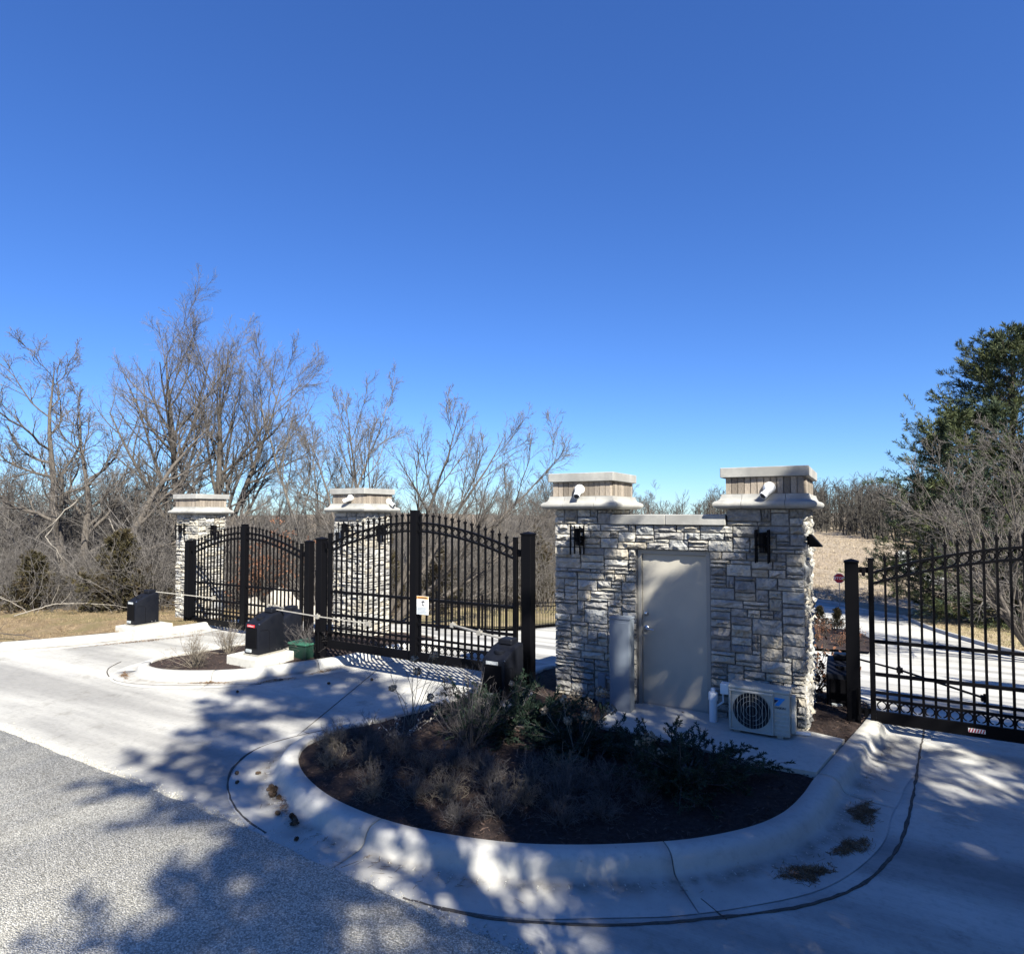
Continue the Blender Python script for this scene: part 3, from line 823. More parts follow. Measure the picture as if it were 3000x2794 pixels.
cap(GH, RX0 - .02, RX1 + .035, 7.985, 9.50, HT, RG)
for x0, x1 in ((-2.965, -2.215), (-2.21, -1.458)):
    b = MB(); b.box(x0, x1, 7.955, 9.80, 2.405, 2.535); b.build('coping_slab', M['cast'], GH, bevel=.006)
# door frame, door, hardware
b = MB()
b.box(DX0 + .002, DX0 + .05, 8.0600, 8.2050, 0, 2.07); b.box(DX1 - .05, DX1 - .002, 8.0600, 8.2050, 0, 2.07); b.box(DX0 + .05, DX1 - .05, 8.0600, 8.2050, 2.012, 2.07)
b.build('door_frame', M['frame'], GH, bevel=.003)
b = MB(); b.box(DX0 + .054, DX1 - .054, 8.1000, 8.1450, .018, 2.008); dr = b.build('door', M['door'], GH, bevel=.002)
b = MB(); b.box(DX0 + .05, DX1 - .05, 8.0350, 8.1950, -.005, .014); b.build('threshold', M['steel'], GH, bevel=.003)
b = MB(); b.box(DX0 + .056, DX1 - .056, 8.0870, 8.0995, .016, .045); b.build('door_sweep', M['frame'], dr)
def xform(x, y, z): return Matrix.Translation((x, y, z)) @ Matrix.Rotation(R(90), 4, 'X')
b = MB(); b.lathe([(.034, 0), (.034, .012), (.026, .022), (.020, .026), (.020, .04), (.012, .043)], 18, xform(-2.515, 8.1000, 1.215)); b.build('deadbolt', M['steel'], dr, smooth=True)
b = MB(); b.lathe([(.040, 0), (.040, .010), (.030, .02), (.016, .022), (.016, .055), (.013, .06)], 18, xform(-2.515, 8.1000, 1.02))
b.tube([(-2.515, 8.0430, 1.02), (-2.47, 8.0370, 1.02), (-2.40, 8.0410, 1.013)], [.012, .011, .009], 8); b.build('lever_handle', M['steel'], dr, smooth=True)
b = MB(); b.box(-2.585, -2.548, 8.0840, 8.0990, .90, 1.13); b.build('latch_guard', M['steel'], dr, bevel=.003)
for z in (.25, 1.03, 1.82):
    b = MB(); b.lathe([(.009, -.05), (.009, .05)], 8, Matrix.Translation((DX1 - .052, 8.0910, z))); b.build('hinge', M['frame'], dr)
# concrete pad in front of the door
flat_sheet('concrete_pad', [(-2.80, 8.03), (-2.82, 6.98), (-2.3, 6.97), (-.95, 6.76), (-.415, 6.80), (-.195, 7.93), (-.57, 8.02), (-1.64, 8.03), (-1.64, 8.10), (-2.62, 8.10), (-2.62, 8.03)], .022, M['padc'], thick=.10)

# ---- free standing pillars by the two drives
def pillar(label, x0, x1, y0, zb, ztop, seed):
    rg = random.Random(seed); w = x1 - x0
    T = thing('stone_pillar', label, 'pillar', (0, 0, 0), group='free standing stone pillars')
    b = MB(); b.box(x0 + .02, x1 - .02, y0 + .035, y0 + w - .02, zb - .4, ztop); b.build('masonry_core', M['mortar'], T)
    lay(T, rg, (x0 - .005, y0 + .035, zb), 0, w + .01, ztop - zb)
    lay(T, rg, (x1 - .02, y0 + .055, zb), R(90), w - .075, ztop - zb)
    sj = MB(); lay(T, rg, (x1, y0 + w - .02, zb), R(180), w, ztop - zb, joined=sj); lay(T, rg, (x0 + .02, y0 + w - .05, zb), R(-90), w - .1, ztop - zb, joined=sj)
    tag(sj.build('rear_stonework', M['stone'], T), kind='stuff')
    cap(T, x0 - .02, x1 + .02, y0 - .015, y0 + w + .005, ztop, rg)
pillar('far pale stone pillar at the left end of the gates, nearest the wood', -15.42, -14.60, 9.6, -.30, 2.52, 4)
pillar('pale stone pillar with white cameras standing behind the tall double gate', -10.02, -9.16, 9.8, -.25, 2.57, 8)

# ------------------------------------------------------------------ gates
LW = 1.80
def arch(x): t = min(max(x / LW, 0), 1); return 2.205 - .38 * (1 - t) ** 1.75
PK_CACHE = {}
def picket_mesh(h):
    k = round(h, 3)
    if k not in PK_CACHE:
        b = MB(); b.box(-.013, .013, -.013, .013, .145, h - .105)
        b.box(-.021, .021, -.021, .021, h - .105, h - .07)
        s = MB(); b.lathe([(.006, h - .07), (.014, h - .055), (.005, h - .04), (.001, h)], 6)
        PK_CACHE[k] = b.build('picket', M['black'], mesh_only=True)
    return PK_CACHE[k]
b = MB(); b.tube([(.047 * math.cos(t), 0, .047 * math.sin(t)) for t in np.linspace(0, 2 * math.pi, 17)[:-1]], .0085, 6, closed=True)
RING = b.build('ring', M['black'], mesh_only=True, smooth=True)
def gate_leaf(label, hinge, dirn, z0, group, post=False, end=False, shift=0.0):
    """hinge = (x, y) of the hinge stile centre; dirn +1 leaf runs to +X"""
    T = thing('gate_leaf', label, 'gate', (hinge[0], hinge[1], z0), 0, group)
    X = lambda x: dirn * x
    def bx(name, xa, xb, ya, yb, za, zb, bev=.003):
        b = MB(); b.box(min(X(xa), X(xb)), max(X(xa), X(xb)), ya, yb, za, zb); return b.build(name, M['black'], T, bevel=bev)
    bx('hinge_stile', -.03, .03, -.03, .03, 0, 2.0)
    bx('stile_cap', -.036, .036, -.036, .036, 2.0, 2.012)
    bx('bottom_panel', .031, LW, -.022, .022, -.005, .14)
    for z in (.275, .362): bx('rail', .031, LW, -.017, .017, z - .016, z + .016)
    for z in (.585, .985): bx('rail', .031, LW, -.019, .019, z - .021, z + .021)
    for o in (0, -.135):
        b = MB(); xs = np.linspace(.03, LW, 25)
        pr = [(X(x), arch(x) + o + .016) for x in xs] + [(X(x), arch(x) + o - .016) for x in xs[::-1]]
        b.prism(pr, -.019, .019); b.build('arched_rail', M['black'], T)
    n = 14; sp = (LW - .03) / (n + .45)
    for i in range(n):
        x = .03 + sp * (i + 1)
        link('picket', picket_mesh(arch(x) + .215), T, (X(x), 0, 0))
    for i in range(n + 1):
        x = .03 + sp * (i + .5)
        if x > LW - .03: continue
        link('ring', RING, T, (X(x), 0, .2075))
        sl = (arch(x + .02) - arch(x - .02)) / .04
        link('ring', RING, T, (X(x), 0, arch(x) - .0675))
    if post:
        bx('meeting_post', LW, LW + .13, -.05, .05, -.01, 2.395); bx('post_cap', LW - .006, LW + .136, -.056, .056, 2.395, 2.41)
    if end:
        bx('latch_post', LW - .005, LW + .045, -.04, .03, .0, 1.0)
    return T
G1 = 'leaves of the black double gate beside the gatehouse'; G2 = 'leaves of the far black double gate'
MY, MZ = 7.9, .19
gate_leaf('black gate leaf of the nearer double gate, hinged beside the pale pillar and green box', (-8.16, MY), 1, MZ, G1)
gate_leaf('black gate leaf with white warning sign and tall meeting post, hinged next to the gatehouse', (-4.41, MY), -1, MZ, G1, post=True)
gate_leaf('far black gate leaf in front of the leftmost stone pillar, with a short latch post', (-14.19, 9.3), 1, -.115, G2, end=True)
gate_leaf('far black gate leaf with tall meeting post, between the two free standing pillars', (-10.45, 9.3), -1, -.115, G2, post=True)
gr = gate_leaf('black gate leaf right of the gatehouse with a red striped reflector on its bottom panel', (.105, 8.9), 1, -.015, None, post=True)
# reflector
b = MB(); b.box(.945, 1.105, -.026, -.0225, .045, .092); rf = b.build('reflector', M['white'], gr)
b = MB()
for i in range(6):
    x = .947 + i * .026; b.add([(x, -.0275, .047), (x + .012, -.0275, .047), (x + .0255, -.0275, .090), (x + .0135, -.0275, .090)][::1], [(0, 1, 2, 3)])
b.build('red_stripes', M['red'], rf)
# hinge brackets
def hinge_arm(root, dirn, zs):
    for z in zs:
        b = MB(); b.box(min(dirn * -.14, dirn * -.03), max(dirn * -.14, dirn * -.03), -.012, .012, z - .035, z + .035); b.box(min(dirn * -.10, dirn * -.06), max(dirn * -.10, dirn * -.06), -.03, .03, z - .07, z + .02)
        b.build('hinge', M['black'], root, bevel=.003)
hinge_arm(gr, 1, (1.86, .12))
for o in list(COL.objects):
    if o.name.startswith('gate_leaf') and o is not gr: hinge_arm(o, 1 if o.location.x in (-8.16,) or abs(o.location.x + 14.19) < .01 or abs(o.location.x + 8.16) < .01 else -1, (1.80, .12))

def gate_post(label, x, y, z0, z1, w=.15):
    T = thing('gate_post', label, 'gate post', (x, y, z0), group='black gate posts')
    b = MB(); b.box(-w / 2, w / 2, -w / 2, w / 2, -.3, z1 - z0 - .02); b.build('shaft', M['black'], T, bevel=.006)
    b = MB(); q = w / 2 + .008; b.box(-q, q, -q, q, z1 - z0 - .02, z1 - z0); a = z1 - z0
    b.add([(-q, -q, a), (q, -q, a), (q, q, a), (-q, q, a), (0, 0, a + .03)], [(0, 1, 4), (1, 2, 4), (2, 3, 4), (3, 0, 4)]); b.build('post_cap', M['black'], T)
    b = MB(); b.box(w * .25, w * .45, -w / 2 - .02, -w / 2 + .002, .12, .36); b.tube([(w * .35, -w / 2 - .035, .2), (w * .35, -w / 2 - .035, .52)], .016, 8); b.build('hinge_barrel', M['black'], T)
    return T
gate_post('black gate post at the far left, beside the leftmost stone pillar', -14.40, 9.3, -.24, 1.86)
gate_post('black gate post of the far gate, behind the two operators on the small island', -10.22, 9.3, -.12, 1.95)
gate_post('black gate post on the small island next to the green box', -8.37, 7.9, -.06, 2.10)
gate_post('black gate post just left of the gatehouse behind the junipers', -4.20, 7.9, -.02, 2.26, .16)
gate_post('thick black gate post right of the gatehouse by the single gate leaf', -.105, 8.9, -.12, 1.955, .155)

# ------------------------------------------------------------------ gate operators
def operator(label, x, y, z0, w=.36, d=.56, h=.68, rz=0.0, plate=True, red=False):
    T = thing('gate_operator', label, 'gate operator', (x, y, z0), rz, 'swing gate operators')
    # x,y = front left corner; front faces -Y
    sp = [(.015, 0), (d - .01, 0), (d - .02, h - .04), (d - .05, h), (d * .55, h * .945), (d * .18, h * .80), (.06, h * .775), (.028, h * .75), (.018, h * .70)]
    b = MB(); b.prism(sp, 0, w, axis='x'); b.build('housing', M['blackp'], T, bevel=.022, seg=2, smooth=True, angle=50)
    b = MB(); b.box(-.012, w + .012, -.0, d + .01, -.03, -.001); b.build('base_plate', M['galv'], T)
    b = MB(); b.box(.05, w - .05, .002, .017, .10, h * .66); b.build('front_panel', M['black'], T, bevel=.004)
    # side cover outline
    b = MB(); b.tube([(w + .001, d * .42, .03), (w + .001, d * .42, h * .52), (w + .001, d * .36, h * .58), (w + .001, .05, h * .60)], .004, 4); b.build('side_seam', M['black'], T)
    b = MB(); b.lathe([(.075, 0), (.075, .035), (.06, .045), (0.001, .045)], 18, Matrix.Translation((w * .5, d * .36, h * .84))); b.build('release_cap', M['blackp'], T, smooth=True)
    b = MB(); b.box(w * .5 - .10, w * .5 + .10, d * .60, d * .93, h * .96, h + .055); b.build('arm_hub', M['blackp'], T, bevel=.015)
    for yy in (.06,):
        b = MB(); b.lathe([(.012, 0), (.012, .006), (.001, .008)], 10, Matrix.Translation((w - .012, .035, h * .755)) @ Matrix.Rotation(R(60), 4, 'Y')); b.build('screw', M['steel'], T, smooth=True)
    for q in (.38, .46):
        b = MB(); b.lathe([(.011, 0), (.011, .01)], 8, Matrix.Translation((w - .002, q, .035)) @ Matrix.Rotation(R(90), 4, 'Y')); b.build('screw', M['steel'], T)
    b = MB(); b.box(.06, .19, -.012, .018, .03, .08); b.build('latch', M['greyink'], T, bevel=.006)
    if plate:
        b = MB(); b.box(.075, w - .10, .004, .0155, h * .665, h * .665 + .045); pl = b.build('name_plate', M['greyink'] if not red else M['red'], T, bevel=.003)
        me = text_mesh('LiftMaster', .038, M['white'])
        link('lettering', me, pl, (.075 + (w - .175) / 2, .0035, h * .665 + .0225), (R(90), 0, 0))
    return T
def arm(root, pts, w=.030, mname='galv'):
    """linkage in world coordinates; becomes parts of the operator"""
    inv = Matrix.Translation(root.location) @ Matrix.Rotation(root.rotation_euler.z, 4, 'Z'); inv.invert()
    P = [inv @ Vector(p) for p in pts]
    for a, c in zip(P[:-1], P[1:]):
        b = MB(); b.bar(a, c, w, w * .55); b.build('linkage_arm', M[mname], root, bevel=.003)
    for p in P[1:]:
        b = MB(); b.box(p.x - .035, p.x + .035, p.y - .03, p.y + .03, p.z - .035, p.z + .028); b.tube([(p.x, p.y, p.z - .05), (p.x, p.y, p.z + .05)], .013, 6); b.build('linkage_joint', M[mname], root)
def pad(label, x0, x1, y0, y1, z0, z1):
    b = MB(); b.box(x0, x1, y0, y1, z0, z1); o = b.build('concrete_plinth', M['padc'], None, bevel=.012)
    tag(o, label, 'plinth', 'small concrete plinths under operators')
o = operator('black gate operator on a pale plinth at the front of the small island', -9.235, 6.98, .155, red=True)
arm(o, [(-8.98, 7.42, .86), (-8.12, 7.58, .785), (-7.20, 7.84, .705)])
pad('pale concrete plinth at the front of the small planted island', -9.50, -8.72, 6.84, 7.62, -.2, .125)
o = operator('black gate operator half hidden behind another one on the small island', -9.76, 7.85, .03)
arm(o, [(-9.55, 8.35, .66), (-10.6, 8.75, .62), (-11.40, 9.24, .50)])
pad('concrete plinth half hidden behind the front operator of the small island', -9.85, -9.32, 7.76, 8.5, -.2, 0.0)
o = operator('black gate operator on a plinth in the brown verge at far left', -14.40, 7.82, .06)
arm(o, [(-14.20, 8.25, .76), (-13.83, 8.70, .66), (-13.36, 9.24, .54)])
pad('pale concrete plinth in the dry verge grass at far left', -14.55, -13.75, 7.68, 8.52, -.25, .03)
o = operator('black gate operator behind the junipers with a light name plate, left of the gatehouse', -4.44, 7.0, .10)
arm(o, [(-4.30, 7.45, .80), (-4.82, 7.56, .83), (-5.47, 7.82, .84)], .04)
pad('concrete plinth under the operator hidden by the junipers', -4.52, -3.98, 6.92, 7.66, -.1, .07)
o = operator('black gate operator right of the gatehouse beyond the single gate post', -.44, 9.45, -.09, h=.62, plate=False)
arm(o, [(-.25, 9.9, .56), (.42, 9.6, .50), (1.22, 8.95, .42)], .035, 'black')
pad('concrete plinth under the operator right of the gatehouse', -.52, .02, 9.36, 10.1, -.4, -.12)

# green pull box
T = thing('utility_box', 'small green plastic utility box on the small island', 'utility box', (-8.99, 7.72, -.02))
b = MB(); b.box(0, .44, 0, .46, -.1, .215); b.build('body', M['dkgreen'], T, bevel=.01)
b = MB(); b.box(-.015, .455, -.015, .475, .2155, .255); b.build('lid', M['green'], T, bevel=.01)

# ------------------------------------------------------------------ fixtures at the gatehouse
def camera_fix(label, p, rz, aim, parentless=True):
    T = thing('security_camera', label, 'camera', p, rz, 'white security cameras')
    b = MB(); b.lathe([(.072, 0), (.074, .02), (.066, .045), (.04, .062), (.001, .066)], 22, Matrix.Rotation(R(90), 4, 'X')); b.build('mount_base', M['white'], T, smooth=True)
    q = Vector(aim).normalized(); s = Vector((0, -.075, -.035)); 
    rot = q.to_track_quat('Z', 'Y').to_matrix().to_4x4()
    b = MB(); b.lathe([(.001, -.07), (.036, -.065), (.043, -.05), (.043, .075), (.046, .076), (.046, .11), (.040, .11)], 18, Matrix.Translation(s) @ rot); b.build('camera_body', M['white'], T, smooth=True)
    b = MB(); b.lathe([(.036, .1105), (.034, .113)], 16, Matrix.Translation(s) @ rot); b.build('lens', M['ink'], T)
    b = MB(); b.tube([(0, -.05, 0), tuple(s)], .02, 8); b.build('bracket', M['white'], T)
camera_fix('white security camera on the brick course of the gatehouse pillar left of the door', (-3.42, 7.985, 2.885), 0, (.15, -.8, -.6))
camera_fix('white security camera on the brick course of the gatehouse pillar right of the door', (-.945, 7.985, 2.86), 0, (-.55, -.6, -.6))
camera_fix('white security camera on the front brick course of the pillar behind the gate', (-9.50, 9.775, 2.875), 0, (-.85, -.45, -.35))
camera_fix('white security camera sticking out from the right side of the pillar behind the gate', (-9.135, 10.55, 2.80), R(90), (.0, -.85, -.5))

def sconce(label, p, rz=0.0, s=1.0):
    T = thing('wall_lantern', label, 'wall lantern', p, rz, 'black wall lanterns'); T.scale = (s, s, s)
    # p = centre of the back plate on the wall, outward is -Y
    b = MB(); b.box(-.05, .05, -.015, .03, -.12, .12); b.build('back_plate', M['black'], T, bevel=.004)
    for x in (-.07, .07):
        for y in (-.19, -.05):
            b = MB(); b.box(x - .0085, x + .0085, y - .0085, y + .0085, -.235, .16); b.build('cage_bar', M['black'], T)
    for z in (.10, -.02):
        b = MB(); b.tube([(-.07, -.19, z), (.07, -.19, z), (.07, -.05, z), (-.07, -.05, z)], .006, 4, closed=True); b.build('cage_ring', M['black'], T)
    b = MB(); b.bar((0, -.01, .10), (0, -.19, .10), .016); b.build('lamp_arm', M['black'], T)
    b = MB(); b.lathe([(.046, -.055), (.046, .125), (.001, .126)], 16, Matrix.Translation((0, -.12, 0))); b.build('lamp_shade', M['black'], T, smooth=True)
    b = MB(); b.lathe([(.028, -.10), (.028, -.05)], 12, Matrix.Translation((0, -.12, -.005))); b.build('lamp_socket', M['blackp'], T, smooth=True)
sconce('black wall lantern on the gatehouse pillar left of the door', (-3.42, 8.0, 2.22))
sconce('black wall lantern on the gatehouse pillar right of the door', (-1.02, 8.0, 2.20))
sconce('black wall lantern on the front of the far left pillar', (-15.08, 9.6, 2.12))
sconce('black wall lantern on the right side of the far left pillar', (-14.57, 10.02, 2.10), R(90))
sconce('black wall lantern on the front of the pillar behind the gate', (-9.62, 9.8, 2.2))
sconce('black wall lantern on the right side of the pillar behind the gate', (-9.12, 10.22, 2.16), R(90))
T = thing('side_floodlight', 'black wedge shaped downlight on the right side of the gatehouse', 'floodlight', (-.545, 8.35, 2.22))
b = MB(); b.prism([(0, .08), (.03, .08), (.15, -.07), (0, -.07)], -.09, .09); b.build('lamp_body', M['black'], T, bevel=.005)
b = MB(); b.box(-.02, .001, -.06, .06, -.05, .06); b.build('back_plate', M['black'], T)

# grey service cabinet, conduit, standpipe
T = thing('service_cabinet', 'tall narrow grey metal cabinet standing left of the beige door', 'cabinet', (-2.86, 7.62, 0))
b = MB(); b.box(0, .28, 0, .17, -.08, 1.185); b.build('body', M['grey'], T, bevel=.006)
b = MB(); b.box(-.006, .286, -.008, .176, 1.186, 1.215); b.build('top_cap', M['grey'], T, bevel=.006)
b = MB(); b.box(.012, .268, -.010, -.0005, -.04, 1.15); b.build('front_cover', M['grey'], T, bevel=.004)
T = thing('conduit', 'grey electrical conduit with a box, left of the tall cabinet', 'conduit', (-3.06, 7.86, 0))
b = MB(); b.tube([(.03, 0, -.1), (.03, 0, .22)], .026, 10); b.tube([(.06, 0, .36), (.24, -.08, .36)], .022, 10); b.build('pipe', M['pvcg'], T, smooth=True)
b = MB(); b.box(-.045, .065, -.045, .04, .19, .41); b.build('junction_box', M['pvcg'], T, bevel=.008)
T = thing('standpipe', 'white plastic standpipe with cap at the right edge of the door', 'pipe', (-1.60, 7.82, 0))
b = MB(); b.lathe([(.047, -.05), (.047, .28), (.056, .28), (.056, .36), (.050, .375), (.001, .378)], 20); b.build('pipe', M['pvc'], T, smooth=True)
b = MB(); b.lathe([(.028, .379), (.028, .41), (.02, .425), (.001, .427)], 8); b.build('cap_nut', M['pvc'], T)

# outdoor air conditioner unit
T = thing('ac_unit', 'ivory outdoor air conditioning unit standing on the pad against the right pillar', 'air conditioner', (-1.375, 7.57, .03))
W_, H_, D_ = .655, .525, .27
b = MB(); b.box(0, W_, 0, D_, .02, H_ - .035); b.build('casing', M['ac'], T, bevel=.012, seg=2)
b = MB(); b.box(-.006, W_ + .006, -.006, D_ + .004, H_ - .034, H_); b.build('top_lid', M['ac'], T, bevel=.012, seg=2)
b = MB(); b.lathe([(.205, .0), (.205, .003)], 40, xform(.255, -.0005, .265)); b.build('fan_shade_disc', M['acd'], T)  # flat disc on the closed casing; shade of the fan hollow put into its colour
b = MB()
for k in range(3):
    a = k * 2.094
    c, s_ = math.cos(a), math.sin(a); c2, s2 = math.cos(a + .75), math.sin(a + .75)
    b.add([(.255 + .04 * c, -.006, .265 + .04 * s_), (.255 + .19 * c, -.004, .265 + .19 * s_), (.255 + .19 * c2, -.010, .265 + .19 * s2), (.255 + .05 * c2, -.010, .265 + .05 * s2)], [(0, 1, 2, 3)])
b.lathe([(.05, .004), (.045, .012), (.001, .014)], 16, xform(.255, -.002, .265)); b.build('fan', M['blackp'], T)
b = MB()
for x in np.linspace(.07, .44, 12):
    hh = math.sqrt(max(.001, .215 ** 2 - (x - .255) ** 2)); wd = .0045 if int(round((x - .07) / .0336)) % 2 else .0018
    b.bar((x, -.022, .265 - hh), (x, -.022, .265 + hh), wd, .003, up=(0, 1, 0))
b.build('guard_wires', M['ac'], T)
b = MB()
for rr in (.06, .11, .16, .205): b.tube([(.255 + rr * math.cos(t), -.0185, .265 + rr * math.sin(t)) for t in np.linspace(0, 2 * math.pi, 29)[:-1]], .0018, 4, closed=True)
b.build('guard_rings', M['ac'], T)
b = MB(); fx0, fx1 = .012, .488
b.box(fx0, fx1, -.028, .001, .465, .487); b.box(fx0, fx1, -.020, .001, .022, .04); b.box(fx0, fx0 + .018, -.026, .001, .04, .465); b.box(fx1 - .018, fx1, -.028, .001, .04, .465)
b.build('fan_surround', M['ac'], T, bevel=.004)
for i in range(6):
    z = .30 - i * .047
    b = MB(); b.add([(.495, -.001, z), (.640, -.001, z), (.640, -.012, z - .006), (.495, -.012, z - .006), (.495, -.001, z - .04), (.640, -.001, z - .04)], [(0, 1, 2, 3), (3, 2, 5, 4)]); b.build('louvre', M['ac'], T)
b = MB(); b.add([(.498, -.0025, .452), (.612, -.0025, .447), (.600, -.0025, .430), (.545, -.0025, .36), (.498, -.0025, .362), (.545, -.0025, .425), (.498, -.0025, .428)], [(0, 6, 5, 4, 3, 2, 1)]); lg = b.build('emblem', M['blue'], T)
b = MB(); b.add([(.498, -.003, .427), (.540, -.003, .424), (.498, -.003, .385)], [(0, 2, 1)]); b.build('emblem_corner', M['navy'], lg)
link('lettering', text_mesh('DAIKIN', .034, M['ink'], bold=.001), T, (.557, -.003, .337), (R(90), 0, 0))
b = MB(); b.prism([(.06, .05), (.24, .05), (.24, .36), (.20, .40), (.20, .46), (.10, .46), (.10, .30), (.06, .25)], W_ + .001, W_ + .05, axis='x'); b.build('valve_cover', M['ac'], T, bevel=.01)
b = MB(); b.box(.06, .12, .02, .25, -.03, .02); b.box(.52, .58, .02, .25, -.03, .02); b.build('feet', M['ac'], T)
T = thing('disconnect_box', 'small white electrical box behind the top left of the air conditioner', 'electrical box', (-1.47, 7.86, .36))
b = MB(); b.box(-.05, .05, -.03, .10, 0, .125); b.build('body', M['white'], T, bevel=.006)
b = MB(); b.tube([(-.02, 0, .001), (-.02, 0, -.10), (-.10, -.03, -.16), (-.16, -.05, -.24)], .012, 8); b.build('cable', M['pvc'], T, smooth=True)
T = thing('drain_pipe', 'short white drain pipe lying on the pad right of the air conditioner', 'pipe', (-.72, 7.80, .045))
b = MB(); b.tube([(0, 0, 0), (.19, .03, 0)], .02, 10); b.build('pipe', M['pvc'], T, smooth=True)

# warning sign on the gate
T = thing('warning_sign', 'white warning sign with orange header hanging on the black gate', 'sign', (-6.07, 7.845, 1.09))
b = MB(); b.box(-.115, .115, -.003, .003, -.145, .145); b.build('board', M['white'], T)
b = MB(); b.box(-.112, .112, -.0045, -.0031, .10, .142); b.build('header_band', M['orange'], T)
b = MB(); b.box(-.09, .09, -.0056, -.0047, .112, .128); b.build('header_print', M['ink'], T)
b = MB(); b.box(-.112, .112, -.0040, -.0031, -.142, -.02); b.build('text_panel', mat('sign grey', (.52, .55, .56), rough=.5), T)
b = MB()
for i in range(5): b.box(-.095, .09 - .02 * (i % 3), -.0056, -.0042, -.045 - i * .02, -.037 - i * .02)
b.build('print_lines', M['greyink'], T)
b = MB(); b.lathe([(.014, 0), (.014, .001)], 10, xform(.012, -.004, .072))
for p, q in (((0, .06), (.01, .02)), ((.012, .055), (-.03, .045)), ((.012, .05), (.045, .06)), ((.01, .02), (-.015, -.012)), ((.01, .02), (.03, -.01))): b.bar((p[0], -.0047, p[1]), (q[0], -.0047, q[1]), .014, .001, up=(0, 1, 0))
b.build('pictogram', M['ink'], T)

# stop sign down the road
T = thing('stop_sign', 'red octagonal stop sign on a thin post beside the dry field', 'road sign', (-1.25, 45.7, -3.6), R(3))
b = MB(); b.box(-.025, .025, -.02, .02, -.3, 2.15); b.build('post', M['galv'], T)
oc = [(.34 * math.cos(R(22.5 + 45 * i)), .34 * math.sin(R(22.5 + 45 * i)) + 1.85) for i in range(8)]
b = MB(); b.prism(oc, -.03, -.022); pn = b.build('sign_plate', M['white'], T)
b = MB(); b.prism([(x * .93, (z - 1.85) * .93 + 1.85) for x, z in oc], -.033, -.0301); b.build('red_face', M['red'], pn)
link('lettering', text_mesh('STOP', .24, M['white'], bold=.004), pn, (0, -.0345, 1.85), (R(90), 0, 0))

# picket fence beyond the gate
T = thing('picket_fence', 'low black metal picket fence on the slope beyond the double gate', 'fence', (0, 0, 0))
FP = [(-11.45, 15.5), (-11.0, 19.5), (-10.65, 23.0), (-9.9, 28.0), (-8.6, 32.5)]
fc = catmull(FP, False, .115)
b = MB(); b.box(-.009, .009, -.009, .009, .06, 1.08); b.lathe([(.012, 1.08), (.001, 1.14)], 5); FPK = b.build('picket', M['black'], mesh_only=True)
fm = [(p[0], p[1], float(gz(p[0], p[1]))) for p in fc]
d_ = 0
for i, p in enumerate(fm):
    if i % 21 == 0:
        b = MB(); b.box(p[0] - .028, p[0] + .028, p[1] - .028, p[1] + .028, p[2] - .2, p[2] + 1.22); b.build('post', M['black'], T)
    else: link('picket', FPK, T, p)
for h in (.16, .88, 1.02):
    b = MB()
    for i in range(0, len(fm) - 1, 7):
        j = min(i + 7, len(fm) - 1); b.bar((fm[i][0], fm[i][1], fm[i][2] + h), (fm[j][0], fm[j][1], fm[j][2] + h), .03, .03)
    b.build('rail', M['black'], T)

# ------------------------------------------------------------------ vegetation: growth helpers
def unit(a): return a / np.maximum(np.linalg.norm(a, axis=-1, keepdims=True), 1e-9)
def grow(rng, S, D, L, r0, r1, n, wob, up, zig=0.0):
    B = len(S); P = np.zeros((B, n, 3)); P[:, 0] = S; d = unit(np.array(D, float)); seg = (np.asarray(L, float) / (n - 1))[:, None]
    z = rng.normal(size=(B, 3))
    for i in range(1, n):
        d = d + wob * rng.normal(size=(B, 3)) + zig * z * (1 if i % 2 else -1); d[:, 2] += up; d = unit(d)
        P[:, i] = P[:, i - 1] + d * seg
    t = np.linspace(0, 1, n)[None]
    return P, np.asarray(r0)[:, None] * (1 - t) + np.asarray(r1)[:, None] * t
def sprout(rng, P, Rr, L, k, t0, t1, ang, aj, lf, taper=.5, rf=.62, planar=None):
    B, n, _ = P.shape
    t = t0 + (t1 - t0) * (np.arange(k)[None] + rng.random((B, k))) / k
    x = t * (n - 1); i = np.clip(x.astype(int), 0, n - 2); f = (x - i)[..., None]; b = np.arange(B)[:, None]
    S = P[b, i] * (1 - f) + P[b, i + 1] * f
    T = unit(P[b, i + 1] - P[b, i])
    q = rng.normal(size=(B, k, 3))
    q = unit(q - (q * T).sum(-1, keepdims=True) * T)
    if planar is not None:
        q[..., 2] *= planar; q = unit(q - (q * T).sum(-1, keepdims=True) * T)
    a = np.radians(ang + aj * rng.normal(size=(B, k)))[..., None]
    D = np.cos(a) * T + np.sin(a) * q
    rr = Rr[b, i] * (1 - f[..., 0]) + Rr[b, i + 1] * f[..., 0]
    LL = L[:, None] * lf * (1 - taper * t) * rng.uniform(.7, 1.25, (B, k))
    return S.reshape(-1, 3), D.reshape(-1, 3), LL.reshape(-1), (rr * rf).reshape(-1)
